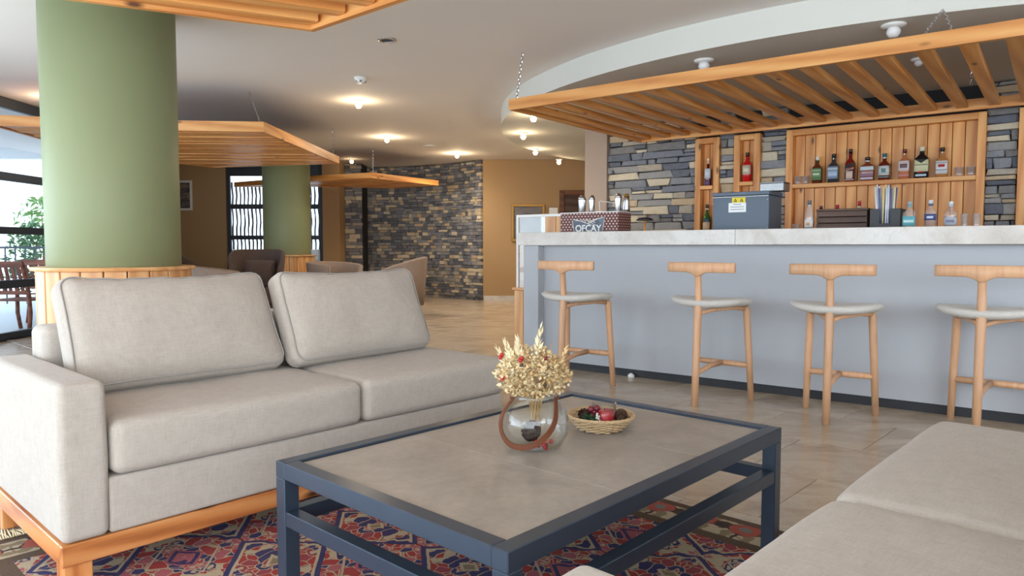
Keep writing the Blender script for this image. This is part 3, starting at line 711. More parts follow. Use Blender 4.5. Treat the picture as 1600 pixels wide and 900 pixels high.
def niche(label, x0, x1, shelves, planks_w, z1=2.17, name='bottle_niche'):
    t = bthing(name, label, 'shelf', (x0 + x1) / 2, 2.65, 0.95); w = x1 - x0; fw = 0.065; H = z1 - 0.95
    for s in (-1, 1): plank('upright', (s * (w / 2 - fw / 2), 0.05, 0), (s * (w / 2 - fw / 2), 0.05, H), fw, 0.10, 'pine', t, (0, -1, 0))
    plank('head', (-w / 2 + fw, 0.05, H - 0.03), (w / 2 - fw, 0.05, H - 0.03), 0.10, 0.06, 'pine', t)
    inner = w - 2 * fw; n = max(1, round(inner / planks_w)); pw = inner / n
    for k in range(n):
        x = -inner / 2 + (k + 0.5) * pw
        plank('back_board', (x, 0.095, 0.0), (x, 0.095, H - 0.06), pw - 0.005, 0.02, 'pine', t, (0, -1, 0))
    for z in shelves: plank('shelf_board', (-w / 2 + fw, 0.035, z - 0.95 - 0.02), (w / 2 - fw, 0.035, z - 0.95 - 0.02), 0.10, 0.04, 'pine', t)
    return t
niche('narrow pine bottle niche with two bottles, left of the till', 0.425, 0.695, [1.66, 1.16], 0.07)
niche('narrow pine bottle niche with one red bottle, above the grey till', 0.853, 1.128, [1.68, 1.16], 0.07)
niche('wide pine back-bar case with one long whisky shelf', 1.388, 3.07, [1.625, 1.13], 0.1)
t = bthing('timber_post', 'pine upright at the right edge of the back bar', 'post', 3.33, 2.68, 0.95); plank('board', (0, 0, 0), (0, 0, 1.22), 0.06, 0.1, 'pine', t, (0, -1, 0)); plank('foot_block', (0, -0.06, 0.0), (0, -0.06, 0.08), 0.07, 0.02, 'pine', t, (0, -1, 0))

# bar counter
t = bthing('bar_counter', 'long pale grey bar front with recessed plaster panel', 'bar', 0, 0, 0)
box('panel', (0.19, 0.12, 0.06), (5.4, 0.18, 1.013), 'bar_panel', t); box('end_pilaster', (0.04, 0.035, 0.0), (0.19, 0.66, 1.013), 'bar_panel', t, 0.004)
box('plinth', (0.19, 0.135, 0.0), (5.4, 0.18, 0.058), 'plinth', t); box('rear_shelf', (0.19, 0.2, 0.55), (5.4, 0.62, 0.58), 'walnut', t)
t = bthing('marble_countertop', 'thick pale marble bar top running across the right side', 'counter', 0, 0, 1.015)
for k in range(3):
    box('slab', (0.0 + 1.85 * k, 0.0, 0.0), (1.85 * (k + 1) - 0.0015, 0.68, 0.105), 'marble', t, 0.003)
t = bthing('back_counter', 'dark back counter beneath the whisky shelf', 'counter', 2.3, 2.30, 0); box('body', (-2.2, -0.2, 0), (2.2, 0.32, 1.06), 'walnut', t); box('worktop', (-2.22, -0.22, 1.061), (2.22, 0.345, 1.10), 'marble', t, 0.003)
t = bthing('motion_sensor', 'tiny white plastic puck on the floor at the bar foot', 'fitting', 1.02, 0.10, 0.0); obj('body', lathe([(0, 0), (0.025, 0), (0.025, 0.018), (0.018, 0.026), (0, 0.026)], 16), 'white', t); obj('lens', lathe([(0, 0.026), (0.012, 0.026), (0.008, 0.032), (0, 0.033)], 12), 'opal', t)

# glass display cabinet at the left end of the bar
t = bthing('display_cabinet', 'white-framed glass display cabinet on pine base at bar end', 'cabinet', -0.29, 1.02, 0)
W2 = 0.325
for k in range(6): plank('base_board', (-W2 + 0.055 + k * 0.108, -0.24, 0.0), (-W2 + 0.055 + k * 0.108, -0.24, 0.58), 0.104, 0.02, 'pine_pale', t, (0, -1, 0))
for k in range(4): plank('side_board', (-W2, -0.17 + k * 0.108, 0), (-W2, -0.17 + k * 0.108, 0.58), 0.104, 0.02, 'pine_pale', t, (-1, 0, 0))
box('base_top', (-W2 - 0.02, -0.26, 0.581), (W2 + 0.02, 0.24, 0.605), 'pine_pale', t, 0.003)
for sx in (-1, 1):
    for sy in (-0.22, 0.2): box('frame_post', (sx * 0.3 - 0.012, sy - 0.012, 0.606), (sx * 0.3 + 0.012, sy + 0.012, 1.31), 'white', t)
for sy in (-0.22, 0.2): box('frame_rail', (-0.288, sy - 0.012, 1.286), (0.288, sy + 0.012, 1.31), 'white', t)
box('front_pane', (-0.287, -0.222, 0.608), (0.02, -0.218, 1.285), 'glass_thick', t); box('side_pane', (-0.302, -0.207, 0.608), (-0.298, 0.187, 1.285), 'glass_thick', t)
for k in range(2): plank('front_board', (0.085 + k * 0.125, -0.22, 0.607), (0.085 + k * 0.125, -0.22, 1.285), 0.12, 0.02, 'pine_pale', t, (0, -1, 0))
box('glass_shelf', (-0.285, -0.2, 0.95), (0.28, 0.18, 0.956), 'glass_thick', t); box('back_panel', (-0.288, 0.19, 0.608), (0.288, 0.2, 1.285), 'white', t)

# tan wall pictures
t = thing('framed_picture', 'gilt-framed grey picture on the tan wall behind the cabinet', 'picture', (0.30, 13.38, 1.45))
for lo, hi in (((-0.31, -0.02, 0.30), (0.31, 0.015, 0.345)), ((-0.31, -0.02, -0.345), (0.31, 0.015, -0.30)), ((-0.31, -0.02, -0.30), (-0.265, 0.015, 0.30)), ((0.265, -0.02, -0.30), (0.31, 0.015, 0.30))): box('frame_bar', lo, hi, 'gold', t, 0.004)
box('print', (-0.265, 0.0, -0.30), (0.265, 0.01, 0.30), 'pic2', t)
t = thing('wall_notice', 'small pale notice on the tan wall beside the door', 'sign', (0.77, 13.385, 1.66)); box('backing', (-0.09, 0, -0.08), (0.09, 0.012, 0.08), 'taupe', t); box('sheet', (-0.08, -0.004, -0.07), (0.08, -0.001, 0.07), 'paper', t)
t = thing('framed_picture', 'white-framed dark seascape on the alcove wall beside the column', 'picture', (-6.38, 13.58, 1.97))
for lo, hi in (((-0.36, -0.025, 0.24), (0.36, 0.015, 0.28)), ((-0.36, -0.025, -0.28), (0.36, 0.015, -0.24)), ((-0.36, -0.025, -0.24), (-0.32, 0.015, 0.24)), ((0.32, -0.025, -0.24), (0.36, 0.015, 0.24))): box('frame_bar', lo, hi, 'white', t, 0.004)
box('print', (-0.32, 0.0, -0.24), (0.32, 0.01, 0.24), 'pic1', t)

# ------------------------------------------------------------------ rug
rc = A((0.30 + 2.46) / 2, -1.45, 0)
rg = thing('persian_rug', 'red and navy Persian rug under the coffee table', 'rug', rc, AX)   # local x = E1, local y = -E2
def rug_mesh():
    nx, ny = 24, 32; bm = bmesh.new(); g = []
    for i in range(nx + 1):
        row = []
        for j in range(ny + 1):
            x, y = -RW + 2 * RW * i / nx, -RL + 2 * RL * j / ny
            e = min(RW - abs(x), RL - abs(y)); row.append(bm.verts.new((x, y, 0.002 + (0.008 if e > 0.005 else 0.0))))
        g.append(row)
    for i in range(nx):
        for j in range(ny): bm.faces.new((g[i][j], g[i + 1][j], g[i + 1][j + 1], g[i][j + 1]))
    return to_mesh(bm, 'rug', True)
obj('pile', rug_mesh(), 'rug', rg)
fb = bmesh.new(); rf = random.Random(4)
for sy in (1,):
    for k in range(300):
        x = -RW + 2 * RW * (k + 0.5) / 300; L = rf.uniform(0.07, 0.12); dx = rf.uniform(-0.02, 0.02)
        sweep_bm(fb, [(x, sy * (RL - 0.002), 0.007), (x + dx * 0.5, sy * (RL + L * 0.5), 0.006), (x + dx, sy * (RL + L), 0.003)], [0.003, 0.003, 0.0015], 4)
tag(obj('fringe', to_mesh(fb), 'cream', rg), kind='stuff')

# ------------------------------------------------------------------ sofas
def wrinkle(p, seed, amp): return amp * noise.noise(Vector((p.x * 9 + seed, p.y * 9, p.z * 7)))
def sofa(label, a0, b0, mirror, arm_w, split, length, pillows, z_seat=0.49, rug=0.010, arm_front=-0.004):
    """local x along E1, local y = depth (away from the table); mirror flips the depth side"""
    p = A(a0, b0, 0); t = thing('sofa', label, 'sofa', p, AX); sg = -1 if mirror else 1      # rz=AX: local y = -E2
    def bx_(name, lo, hi, mat, bev=0.0, par=t):
        ys = sorted((sg * lo[1], sg * hi[1])); return box(name, (lo[0], ys[0], lo[2]), (hi[0], ys[1], hi[2]), mat, par, bev)
    D, zb, zt = 0.80, 0.095, 0.157
    # timber base
    plank('front_rail', (0.0, sg * 0.0125, (zb + zt) / 2), (length - 0.01, sg * 0.0125, (zb + zt) / 2), 0.025, zt - zb, 'pine_sofa', t)
    plank('back_rail', (0.0, sg * (D - 0.0125), (zb + zt) / 2), (length - 0.01, sg * (D - 0.0125), (zb + zt) / 2), 0.025, zt - zb, 'pine_sofa', t)
    for x in (0.0125, length - 0.0225): plank('side_rail', (x, sg * 0.026, (zb + zt) / 2), (x, sg * (D - 0.026), (zb + zt) / 2), 0.025, zt - zb, 'pine_sofa', t)
    for x in (0.045, length - 0.06):
        for y in (0.05, D - 0.05):
            plank('leg', (x, sg * y, rug), (x, sg * y, zb - 0.001), 0.075, 0.07, 'pine_sofa', t, (0, 1, 0))
    # upholstered arm
    def soft(name, lo, hi, r, mat='linen', deform=None, n=8, par=t):
        s = [hi[i] - lo[i] for i in range(3)]; c = [(hi[i] + lo[i]) / 2 for i in range(3)]; c[1] *= sg
        return obj(name, rbox(s[0], s[1], s[2], r, n, deform), mat, par, loc=c)
    def armdef(p, nx, ny, nz):
        p.z += wrinkle(p, 1, 0.002); p.x += 0.004 * (1 - abs(nz)) * nx; return p
    soft('arm', (0.002, arm_front, 0.158), (arm_w, D - 0.01, 0.615), 0.022, deform=armdef)
    soft('seat_apron', (arm_w + 0.001, 0.004, 0.158), (length - 0.012, D - 0.12, 0.325), 0.012)
    soft('back_frame', (arm_w + 0.001, 0.62, 0.33), (length - 0.14, D - 0.01, 0.72), 0.03)
    def seatdef(seed):
        def f(p, nx, ny, nz):
            k = (1 - nx ** 4) * (1 - ny ** 4)
            if nz > 0: p.z += 0.012 * k * nz - 0.006 * (1 - min(1, abs(p.x) * 4)) * k
            p.y -= sg * 0.008 * (1 - nx ** 4) * (1 if sg * ny < -0.8 else 0)
            p.z += wrinkle(p, seed, 0.0025) * (1 if nz > 0 else 0.2); return p
        return f
    xs = [arm_w + 0.006, split, length]
    for k in range(2): soft('seat_cushion', (xs[k] + 0.003, -0.012, 0.327), (xs[k + 1] - 0.003, 0.60, z_seat), 0.034, deform=seatdef(3 + k * 5), n=12)
    for k, (x0, x1, yb0, yb1, yt, zt_, hgt, lean) in enumerate(pillows):
        w = x1 - x0; th = 0.17
        def pd(p, nx, ny, nz, k=k, hgt=hgt, w=w):
            edge = (1 - abs(nx) ** 3.5) * (1 - abs(nz) ** 3.5)
            p.y *= 0.62 + 0.62 * edge
            if nz > 0: p.z -= 0.042 * (1 - nx ** 4) * nz ** 2; p.z -= 0.018 * nz ** 2 * (abs(nx) ** 8)
            p.x *= 1 + 0.02 * nz * abs(nz) * (-1) - 0.012 * (1 - nz * nz)
            top = max(0, nz) ** 3
            p.y += wrinkle(p, 11 + k * 7, 0.009) + 0.007 * top * math.sin(p.x * 60 + k) * (1 - abs(ny) * 0.3); p.z += wrinkle(p, 30 + k, 0.005) * top
            return p
        me = rbox(w, th, hgt, 0.058, 18, pd); yc0 = (yb0 + yb1) / 2; ang = math.atan2((yb1 - yb0) * sg, w)
        cy = sg * (yc0 + 0.085 + math.sin(lean) * hgt / 2); cz = z_seat + 0.012 + math.cos(lean) * hgt / 2
        pil = tag(obj('back_cushion', me, 'linen', t, loc=((x0 + x1) / 2, cy, cz), rot=(-sg * lean, 0, ang)))
        # piping on the front seam
        pts = []
        hw, hh = w / 2 - 0.012, hgt / 2 - 0.012; rr = 0.05; yy = -sg * th * 0.5 * 0.60
        for cx, cz2, a in ((hw - rr, hh - rr, 0), (-hw + rr, hh - rr, PI / 2), (-hw + rr, -hh + rr, PI), (hw - rr, -hh + rr, 1.5 * PI)):
            for j in range(5):
                th2 = a + j * PI / 8; x = cx + rr * math.cos(th2); z = cz2 + rr * math.sin(th2)
                pts.append((x, z))
        full = []
        for i in range(len(pts)):
            x, z = pts[i]; x2, z2 = pts[(i + 1) % len(pts)]; n = max(1, int(math.hypot(x2 - x, z2 - z) / 0.05))
            for j in range(n): full.append((x + (x2 - x) * j / n, z + (z2 - z) * j / n))
        P3 = []
        for x, z in full:
            nx, nz = x / (w / 2), z / (hgt / 2); q = Vector((x, yy / 0.62 * 0.86, z)); ny = q.y / (th / 2); q = pd(q, nx, ny, nz); P3.append(q)
        obj('piping', sweep(P3, 0.0032, 6, closed=True), 'piping', pil)
    return t
s0 = Vector((-1.264, 1.966)); 
sofa('beige linen sofa on pine base below the green column, with two back cushions', s0.dot(E1), s0.dot(E2), False, 0.127, 1.02, 1.815,
     [(0.150, 0.935, 0.33, 0.35, 0.7, 0.87, 0.452, math.radians(28)), (0.945, 1.735, 0.31, 0.37, 0.6, 0.87, 0.440, math.radians(24))])
sofa('beige linen sofa cropped at the lower right corner, facing the coffee table', 0.575, -0.495, True, 0.125, 0.945, 1.84,
     [(0.150, 0.935, 0.40, 0.40, 0.7, 0.87, 0.455, math.radians(26)), (0.945, 1.70, 0.40, 0.40, 0.6, 0.87, 0.445, math.radians(26))], arm_front=-0.035)

# ------------------------------------------------------------------ coffee table
ta0, ta1, tb0, tb1 = 0.972, 2.262, -1.777, -0.911
tc_ = A((ta0 + ta1) / 2, (tb0 + tb1) / 2, 0); t = thing('coffee_table', 'blue-grey steel coffee table with grey ceramic tile top', 'table', tc_, AX)
hx, hy, tb, HT = (ta1 - ta0) / 2, (tb1 - tb0) / 2, 0.044, 0.42
for sx in (-1, 1):
    for sy in (-1, 1):
        box('leg', (sx * (hx - tb / 2) - tb / 2, sy * (hy - tb / 2) - tb / 2, 0.011), (sx * (hx - tb / 2) + tb / 2, sy * (hy - tb / 2) + tb / 2, HT - tb - 0.0005), 'steel', t, 0.002)
for sy in (-1, 1):
    box('top_rail', (-hx, sy * (hy - tb / 2) - tb / 2, HT - tb), (hx, sy * (hy - tb / 2) + tb / 2, HT), 'steel', t, 0.002)
    box('lower_rail', (-hx + tb + 0.0005, sy * (hy - tb / 2) - tb / 2 + 0.002, 0.247), (hx - tb - 0.0005, sy * (hy - tb / 2) + tb / 2 - 0.002, 0.287), 'steel', t, 0.002)
for sx in (-1, 1):
    box('top_rail', (sx * (hx - tb / 2) - tb / 2, -hy + tb, HT - tb), (sx * (hx - tb / 2) + tb / 2, hy - tb, HT), 'steel', t, 0.002)
    box('lower_rail', (sx * (hx - tb / 2) - tb / 2 + 0.002, -hy + tb + 0.0005, 0.247), (sx * (hx - tb / 2) + tb / 2 - 0.002, hy - tb - 0.0005, 0.287), 'steel', t, 0.002)
tw = (2 * hx - 2 * tb - 0.008) / 3
for k in range(3):
    x0 = -hx + tb + 0.004 + k * tw
    box('top_tile', (x0 + 0.0008, -hy + tb + 0.004, HT - 0.022), (x0 + tw - 0.0008, hy - tb - 0.004, HT - 0.007), 'top', t, 0.001)
box('tray', (-hx + tb, -hy + tb, HT - 0.030), (hx - tb, hy - tb, HT - 0.0225), 'steel', t)
TZ = HT - 0.0065

# ------------------------------------------------------------------ vase with dried flowers
VX, VY = 0.066, 2.075
t = thing('glass_vase', 'round clear glass vase with a tan leather strap handle', 'vase', (VX, VY, TZ))
prof = [(0.0, 0.004), (0.055, 0.004), (0.078, 0.016), (0.094, 0.045), (0.098, 0.075), (0.092, 0.105), (0.076, 0.130), (0.060, 0.142), (0.054, 0.152), (0.056, 0.165)]
obj('bowl', lathe([(0.0, 0.0), (0.058, 0.0), (0.082, 0.013), (0.098, 0.044), (0.102, 0.075), (0.096, 0.107), (0.079, 0.133), (0.0635, 0.144), (0.0575, 0.152), (0.0595, 0.166)] + prof[::-1], 48), 'glass_thick', t)
def catmull(P, n=6):
    P = [Vector(p) for p in P]; out = []
    for i in range(len(P) - 1):
        p0, p1, p2, p3 = P[max(i - 1, 0)], P[i], P[i + 1], P[min(i + 2, len(P) - 1)]
        for j in range(n):
            u = j / n; out.append(0.5 * ((2 * p1) + (p2 - p0) * u + (2 * p0 - 5 * p1 + 4 * p2 - p3) * u * u + (3 * p1 - p0 - 3 * p2 + p3) * u ** 3))
    return out + [P[-1]]
hp = catmull([(-0.060, -0.022, 0.152), (-0.092, -0.050, 0.112), (-0.098, -0.055, 0.070), (-0.080, -0.075, 0.036), (-0.046, -0.096, 0.026), (-0.004, -0.108, 0.036), (0.034, -0.106, 0.066), (0.056, -0.086, 0.104), (0.060, -0.030, 0.152)])
def strap(pts, w, th):
    bm = bmesh.new(); rings = []; P = [Vector(p) for p in pts]
    for i, p in enumerate(P):
        tn = (P[min(i + 1, len(P) - 1)] - P[max(i - 1, 0)]).normalized(); out = Vector((p.x, p.y, 0.25 * (p.z - 0.08))).normalized(); side = tn.cross(out).normalized(); out = side.cross(tn).normalized()
        rings.append([bm.verts.new(p + side * a * w / 2 + out * b * th / 2) for a, b in ((-1, -1), (1, -1), (1, 1), (-1, 1))])
    for a, b in zip(rings, rings[1:]):
        for k in range(4): bm.faces.new((a[k], a[(k + 1) % 4], b[(k + 1) % 4], b[k]))
    bm.faces.new(rings[0][::-1]); bm.faces.new(rings[-1]); return to_mesh(bm)
hd = obj('strap_handle', strap(hp, 0.016, 0.004), 'leather', t)
for s in (-1, 1): obj('rivet', lathe([(0, 0), (0.006, 0), (0.005, 0.004), (0, 0.005)], 12), 'leather', hd, loc=(s * 0.0665, -0.014, 0.150), rot=(PI / 2, 0, s * 0.6))
def blob(r, seg=8, sx=1, sz=1): return lathe([(r * math.sin(a) * sx, -r * math.cos(a) * sz) for a in [PI * i / 6 for i in range(7)]], seg)
def cone_mesh(r, h, seed):
    bm = bmesh.new(); rd = random.Random(seed); lathe_bm(bm, [(0, 0), (r * 0.6, h * 0.1), (r * 0.72, h * 0.4), (r * 0.45, h * 0.8), (0, h)], 10)
    for k in range(64):
        z = (k + 0.5) / 64; a = k * 2.39996; rr = r * (math.sin(PI * min(1.0, 0.18 + 0.80 * z)) ** 0.8); w = r * 0.30
        c, s = math.cos(a), math.sin(a); o = Vector((c * rr * 0.6, s * rr * 0.6, z * h)); tip = Vector((c * rr * 1.1, s * rr * 1.1, z * h + h * 0.07)); sd = Vector((-s, c, 0)) * w
        v = [bm.verts.new(q) for q in (o - sd * 0.7, o + sd * 0.7, tip + sd * 0.8, tip + Vector((0, 0, h * 0.04)), tip - sd * 0.8)]; bm.faces.new(v)
        v2 = [bm.verts.new(q - Vector((0, 0, h * 0.035))) for q in (o - sd * 0.7, o + sd * 0.7, tip + sd * 0.8, tip - sd * 0.8)]; bm.faces.new(v2[::-1])
    return to_mesh(bm)
t = thing('pine_cone', 'dark pine cone lying inside the glass vase', 'pine cone', (VX - 0.018, VY - 0.01, TZ + 0.03)); t.rotation_euler = (0.5, 0.3, 0)
obj('scales', cone_mesh(0.026, 0.062, 1), 'cone', t); obj('stub', sweep([(0, 0, -0.01), (0, 0, 0.004)], 0.004, 6), 'cone', t)
t = thing('berry_sprig', 'red berries and blossom lying at the bottom of the vase', 'berries', (VX + 0.02, VY - 0.05, TZ + 0.014)); rd = random.Random(5)
bme = blob(0.007)
for k in range(9): obj('berry', bme, 'red', t, loc=(rd.uniform(-0.018, 0.028), rd.uniform(-0.014, 0.014), rd.uniform(0.0, 0.016)))
obj('twig', sweep([(-0.02, 0, 0.0), (0.01, 0.0, 0.012), (0.035, 0.01, 0.026)], 0.0015, 5), 'dried2', t)
# bouquet
t = thing('dried_bouquet', 'bunch of cream dried flowers standing in the glass vase', 'flowers', (VX, VY, TZ + 0.01)); rd = random.Random(21)
sb = bmesh.new(); heads = []
for k in range(26):
    a = rd.uniform(0, 2 * PI); r1 = 0.1 * math.sqrt(rd.random()); h = rd.uniform(0.20, 0.31) * (1.05 - 0.9 * r1)
    tip = Vector((r1 * math.cos(a), r1 * math.sin(a), h)); heads.append(tip)
    sweep_bm(sb, [(rd.uniform(-0.02, 0.02), rd.uniform(-0.02, 0.02), rd.uniform(0.02, 0.05)), (tip.x * 0.25, tip.y * 0.25, 0.14), tip], [0.0014, 0.0014, 0.0008], 5)
obj('stems', to_mesh(sb), 'dried2', t)['kind'] = 'stuff'
def leaf_into(bm, c, d, L, w, cup=0.25):
    d = d.normalized(); s = d.cross(Vector((rd.uniform(-1, 1), rd.uniform(-1, 1), rd.uniform(-1, 1)))).normalized(); n = s.cross(d)
    p = [c, c + d * L * 0.45 + s * w + n * w * cup, c + d * L, c + d * L * 0.45 - s * w + n * w * cup, c + d * L * 0.5]
    v = [bm.verts.new(q) for q in p]; bm.faces.new((v[0], v[1], v[4])); bm.faces.new((v[1], v[2], v[4])); bm.faces.new((v[2], v[3], v[4])); bm.faces.new((v[3], v[0], v[4]))
for nm, mt, cnt in (('blossom', 'dried', 950), ('blossom', 'dried2', 330), ('blossom', 'cream', 420)):
    bm = bmesh.new()
    for k in range(cnt):
        zz = rd.random() ** 0.9; R = 0.048 + 0.062 * math.sin(PI * min(1, zz * 0.75 + 0.12)); rr = R * math.sqrt(rd.uniform(0.15, 1.0)); a = rd.uniform(0, 2 * PI)
        c = Vector((rr * math.cos(a) - 0.012 * zz, rr * math.sin(a), 0.150 + 0.150 * zz * (1.0 - 0.35 * (rr / R) ** 2)))
        leaf_into(bm, c, Vector((c.x * 6 + rd.uniform(-0.8, 0.8), c.y * 6 + rd.uniform(-0.8, 0.8), rd.uniform(-0.5, 1.0))), rd.uniform(0.009, 0.017), rd.uniform(0.004, 0.0075), 0.6)
    tag(obj(nm, to_mesh(bm), mt, t), kind='stuff')
def spray(p0, p1, n, L, mat, lab):
    bm = bmesh.new(); p0, p1 = Vector(p0), Vector(p1); d = (p1 - p0); sweep_bm(bm, [p0, (p0 + p1) / 2 + Vector((0.004, 0, 0)), p1], 0.001, 5)
    for k in range(n):
        f = 0.15 + 0.85 * k / (n - 1); sd = d.normalized().cross(Vector((0, 1, 0))).normalized() * (1 if k % 2 else -1)
        leaf_into(bm, p0 + d * f, d.normalized() * 0.9 + sd * (0.75 * (1.1 - f)) + Vector((0, rd.uniform(-0.4, 0.2), 0)), L * rd.uniform(0.8, 1.1), L * 0.17, 0.5)
    obj(lab, to_mesh(bm), mat, t)
spray((0.0, -0.02, 0.22), (0.016, -0.03, 0.338), 15, 0.030, 'cream', 'leaf_spray')
spray((-0.05, -0.03, 0.20), (-0.080, -0.03, 0.292), 15, 0.036, 'cream', 'leaf_spray'); spray((-0.04, -0.03, 0.22), (-0.050, -0.04, 0.302), 13, 0.034, 'cream', 'leaf_spray')
spray((-0.06, -0.03, 0.19), (-0.102, -0.02, 0.272), 11, 0.034, 'cream', 'leaf_spray'); spray((0.05, -0.02, 0.20), (0.088, -0.03, 0.282), 11, 0.024, 'dried', 'leaf_spray')
br = blob(0.006)
for cx, cy, cz, mt in ((-0.095, -0.03, 0.262, 'red'), (-0.04, -0.075, 0.262, 'red'), (-0.088, -0.055, 0.20, 'red'), (-0.09, -0.05, 0.215, 'dkred'), (0.03, -0.085, 0.19, 'cone'), (-0.045, -0.078, 0.25, 'cone'), (0.03, -0.06, 0.262, 'dkred')):
    for k in range(3 if mt == 'red' else 1): obj('berry', br.copy(), mt, t, loc=(cx + rd.uniform(-0.007, 0.007), cy + rd.uniform(-0.004, 0.004), cz + rd.uniform(-0.008, 0.008)))

# ------------------------------------------------------------------ wicker basket with candle
KX, KY = 0.285, 2.285
t = thing('wicker_basket', 'shallow woven wicker basket on the coffee table', 'basket', (KX, KY, TZ)); NS = 26
def brad(z): return 0.060 + 0.042 * (z / 0.045) ** 0.8
for k in range(9):
    z = 0.004 + k * 0.0050; r = brad(z); pts = []
    for j in range(NS * 4):
        a = 2 * PI * j / (NS * 4); rr = r + 0.0055 * math.sin(a * NS / 2 + (PI if k % 2 else 0)); pts.append((rr * math.cos(a), rr * math.sin(a), z + 0.001 * math.sin(a * 5 + k)))
    obj('weave_ring', sweep(pts, 0.0028, 6, closed=True), 'wicker', t)
st = sweep([(brad(z / 1000) * 1.0, 0, z / 1000) for z in (3, 10, 20, 30, 40, 47)], 0.0022, 5)
for k in range(NS): obj('stake', st, 'wicker', t, rot=(0, 0, 2 * PI * (k + 0.5) / NS))
for k in range(3):
    pts = [((0.106 + 0.003 * math.cos(13 * a + k * 2.1)) * math.cos(a), (0.106 + 0.003 * math.cos(13 * a + k * 2.1)) * math.sin(a), 0.047 + 0.003 * math.sin(13 * a + k * 2.1)) for a in [2 * PI * j / 120 for j in range(120)]]
    obj('rim_strand', sweep(pts, 0.0026, 6, closed=True), 'wicker', t)
obj('base_disc', lathe([(0, 0.0015), (0.058, 0.0015), (0.06, 0.005), (0, 0.006)], 32), 'wicker', t)
t = thing('glass_candle', 'red candle in a clear glass cup standing in the basket', 'candle', (KX + 0.012, KY - 0.008, TZ + 0.0120))
obj('cup', lathe([(0, 0), (0.030, 0), (0.036, 0.01), (0.0395, 0.075), (0.037, 0.075), (0.0335, 0.012), (0.028, 0.004), (0, 0.004)], 32), 'glass_thick', t)
obj('wax', lathe([(0, 0.005), (0.0275, 0.005), (0.033, 0.013), (0.0350, 0.050), (0.0, 0.049)], 32), 'wax', t); obj('wick', sweep([(0, 0, 0.049), (0.001, 0, 0.058)], 0.0012, 5), 'black', t)
for k, (dx, dy, r, lb) in enumerate(((0.070, 0.012, 0.020, 'brown pine cone in the basket, right of the red candle'), (-0.066, 0.004, 0.020, 'brown pine cone at the left rim of the basket'), (0.058, -0.05, 0.012, 'small brown pine cone in front of the red candle'))):
    c = thing('pine_cone', lb, 'pine cone', (KX + dx, KY + dy, TZ + 0.034), 0); c.rotation_euler = (0.9, 0.4 * (k - 1), k * 1.3)
    obj('scales', cone_mesh(r, r * 2.1, 10 + k), 'cone', c); obj('stub', sweep([(0, 0, -0.006), (0, 0, 0.004)], 0.003, 6), 'cone', c)
c = thing('fir_sprig', 'green fir sprig with plum berries in the basket', 'sprig', (KX - 0.032, KY - 0.036, TZ + 0.03)); bm = bmesh.new()
for k in range(150):
    a = rd.uniform(0, 2 * PI); b0 = Vector((rd.uniform(-0.022, 0.018), rd.uniform(-0.02, 0.016), rd.uniform(0, 0.02))); leaf_into(bm, b0, Vector((math.cos(a), math.sin(a), rd.uniform(0, 1))), 0.018, 0.0018, 0.2)
tag(obj('needles', to_mesh(bm), 'fir', c), kind='stuff'); pb = blob(0.011)
for x, y, z in ((0.008, 0.004, 0.034), (0.016, -0.002, 0.046), (-0.002, 0.0, 0.043)): obj('plum_berry', pb, 'dkred', c, loc=(x, y, z))
wbm = blob(0.0035)
for k in range(10): obj('white_bead', wbm, 'white', c, loc=(0.018 + rd.uniform(-0.006, 0.008), -0.018 + rd.uniform(-0.006, 0.006), 0.004 + k * 0.003))

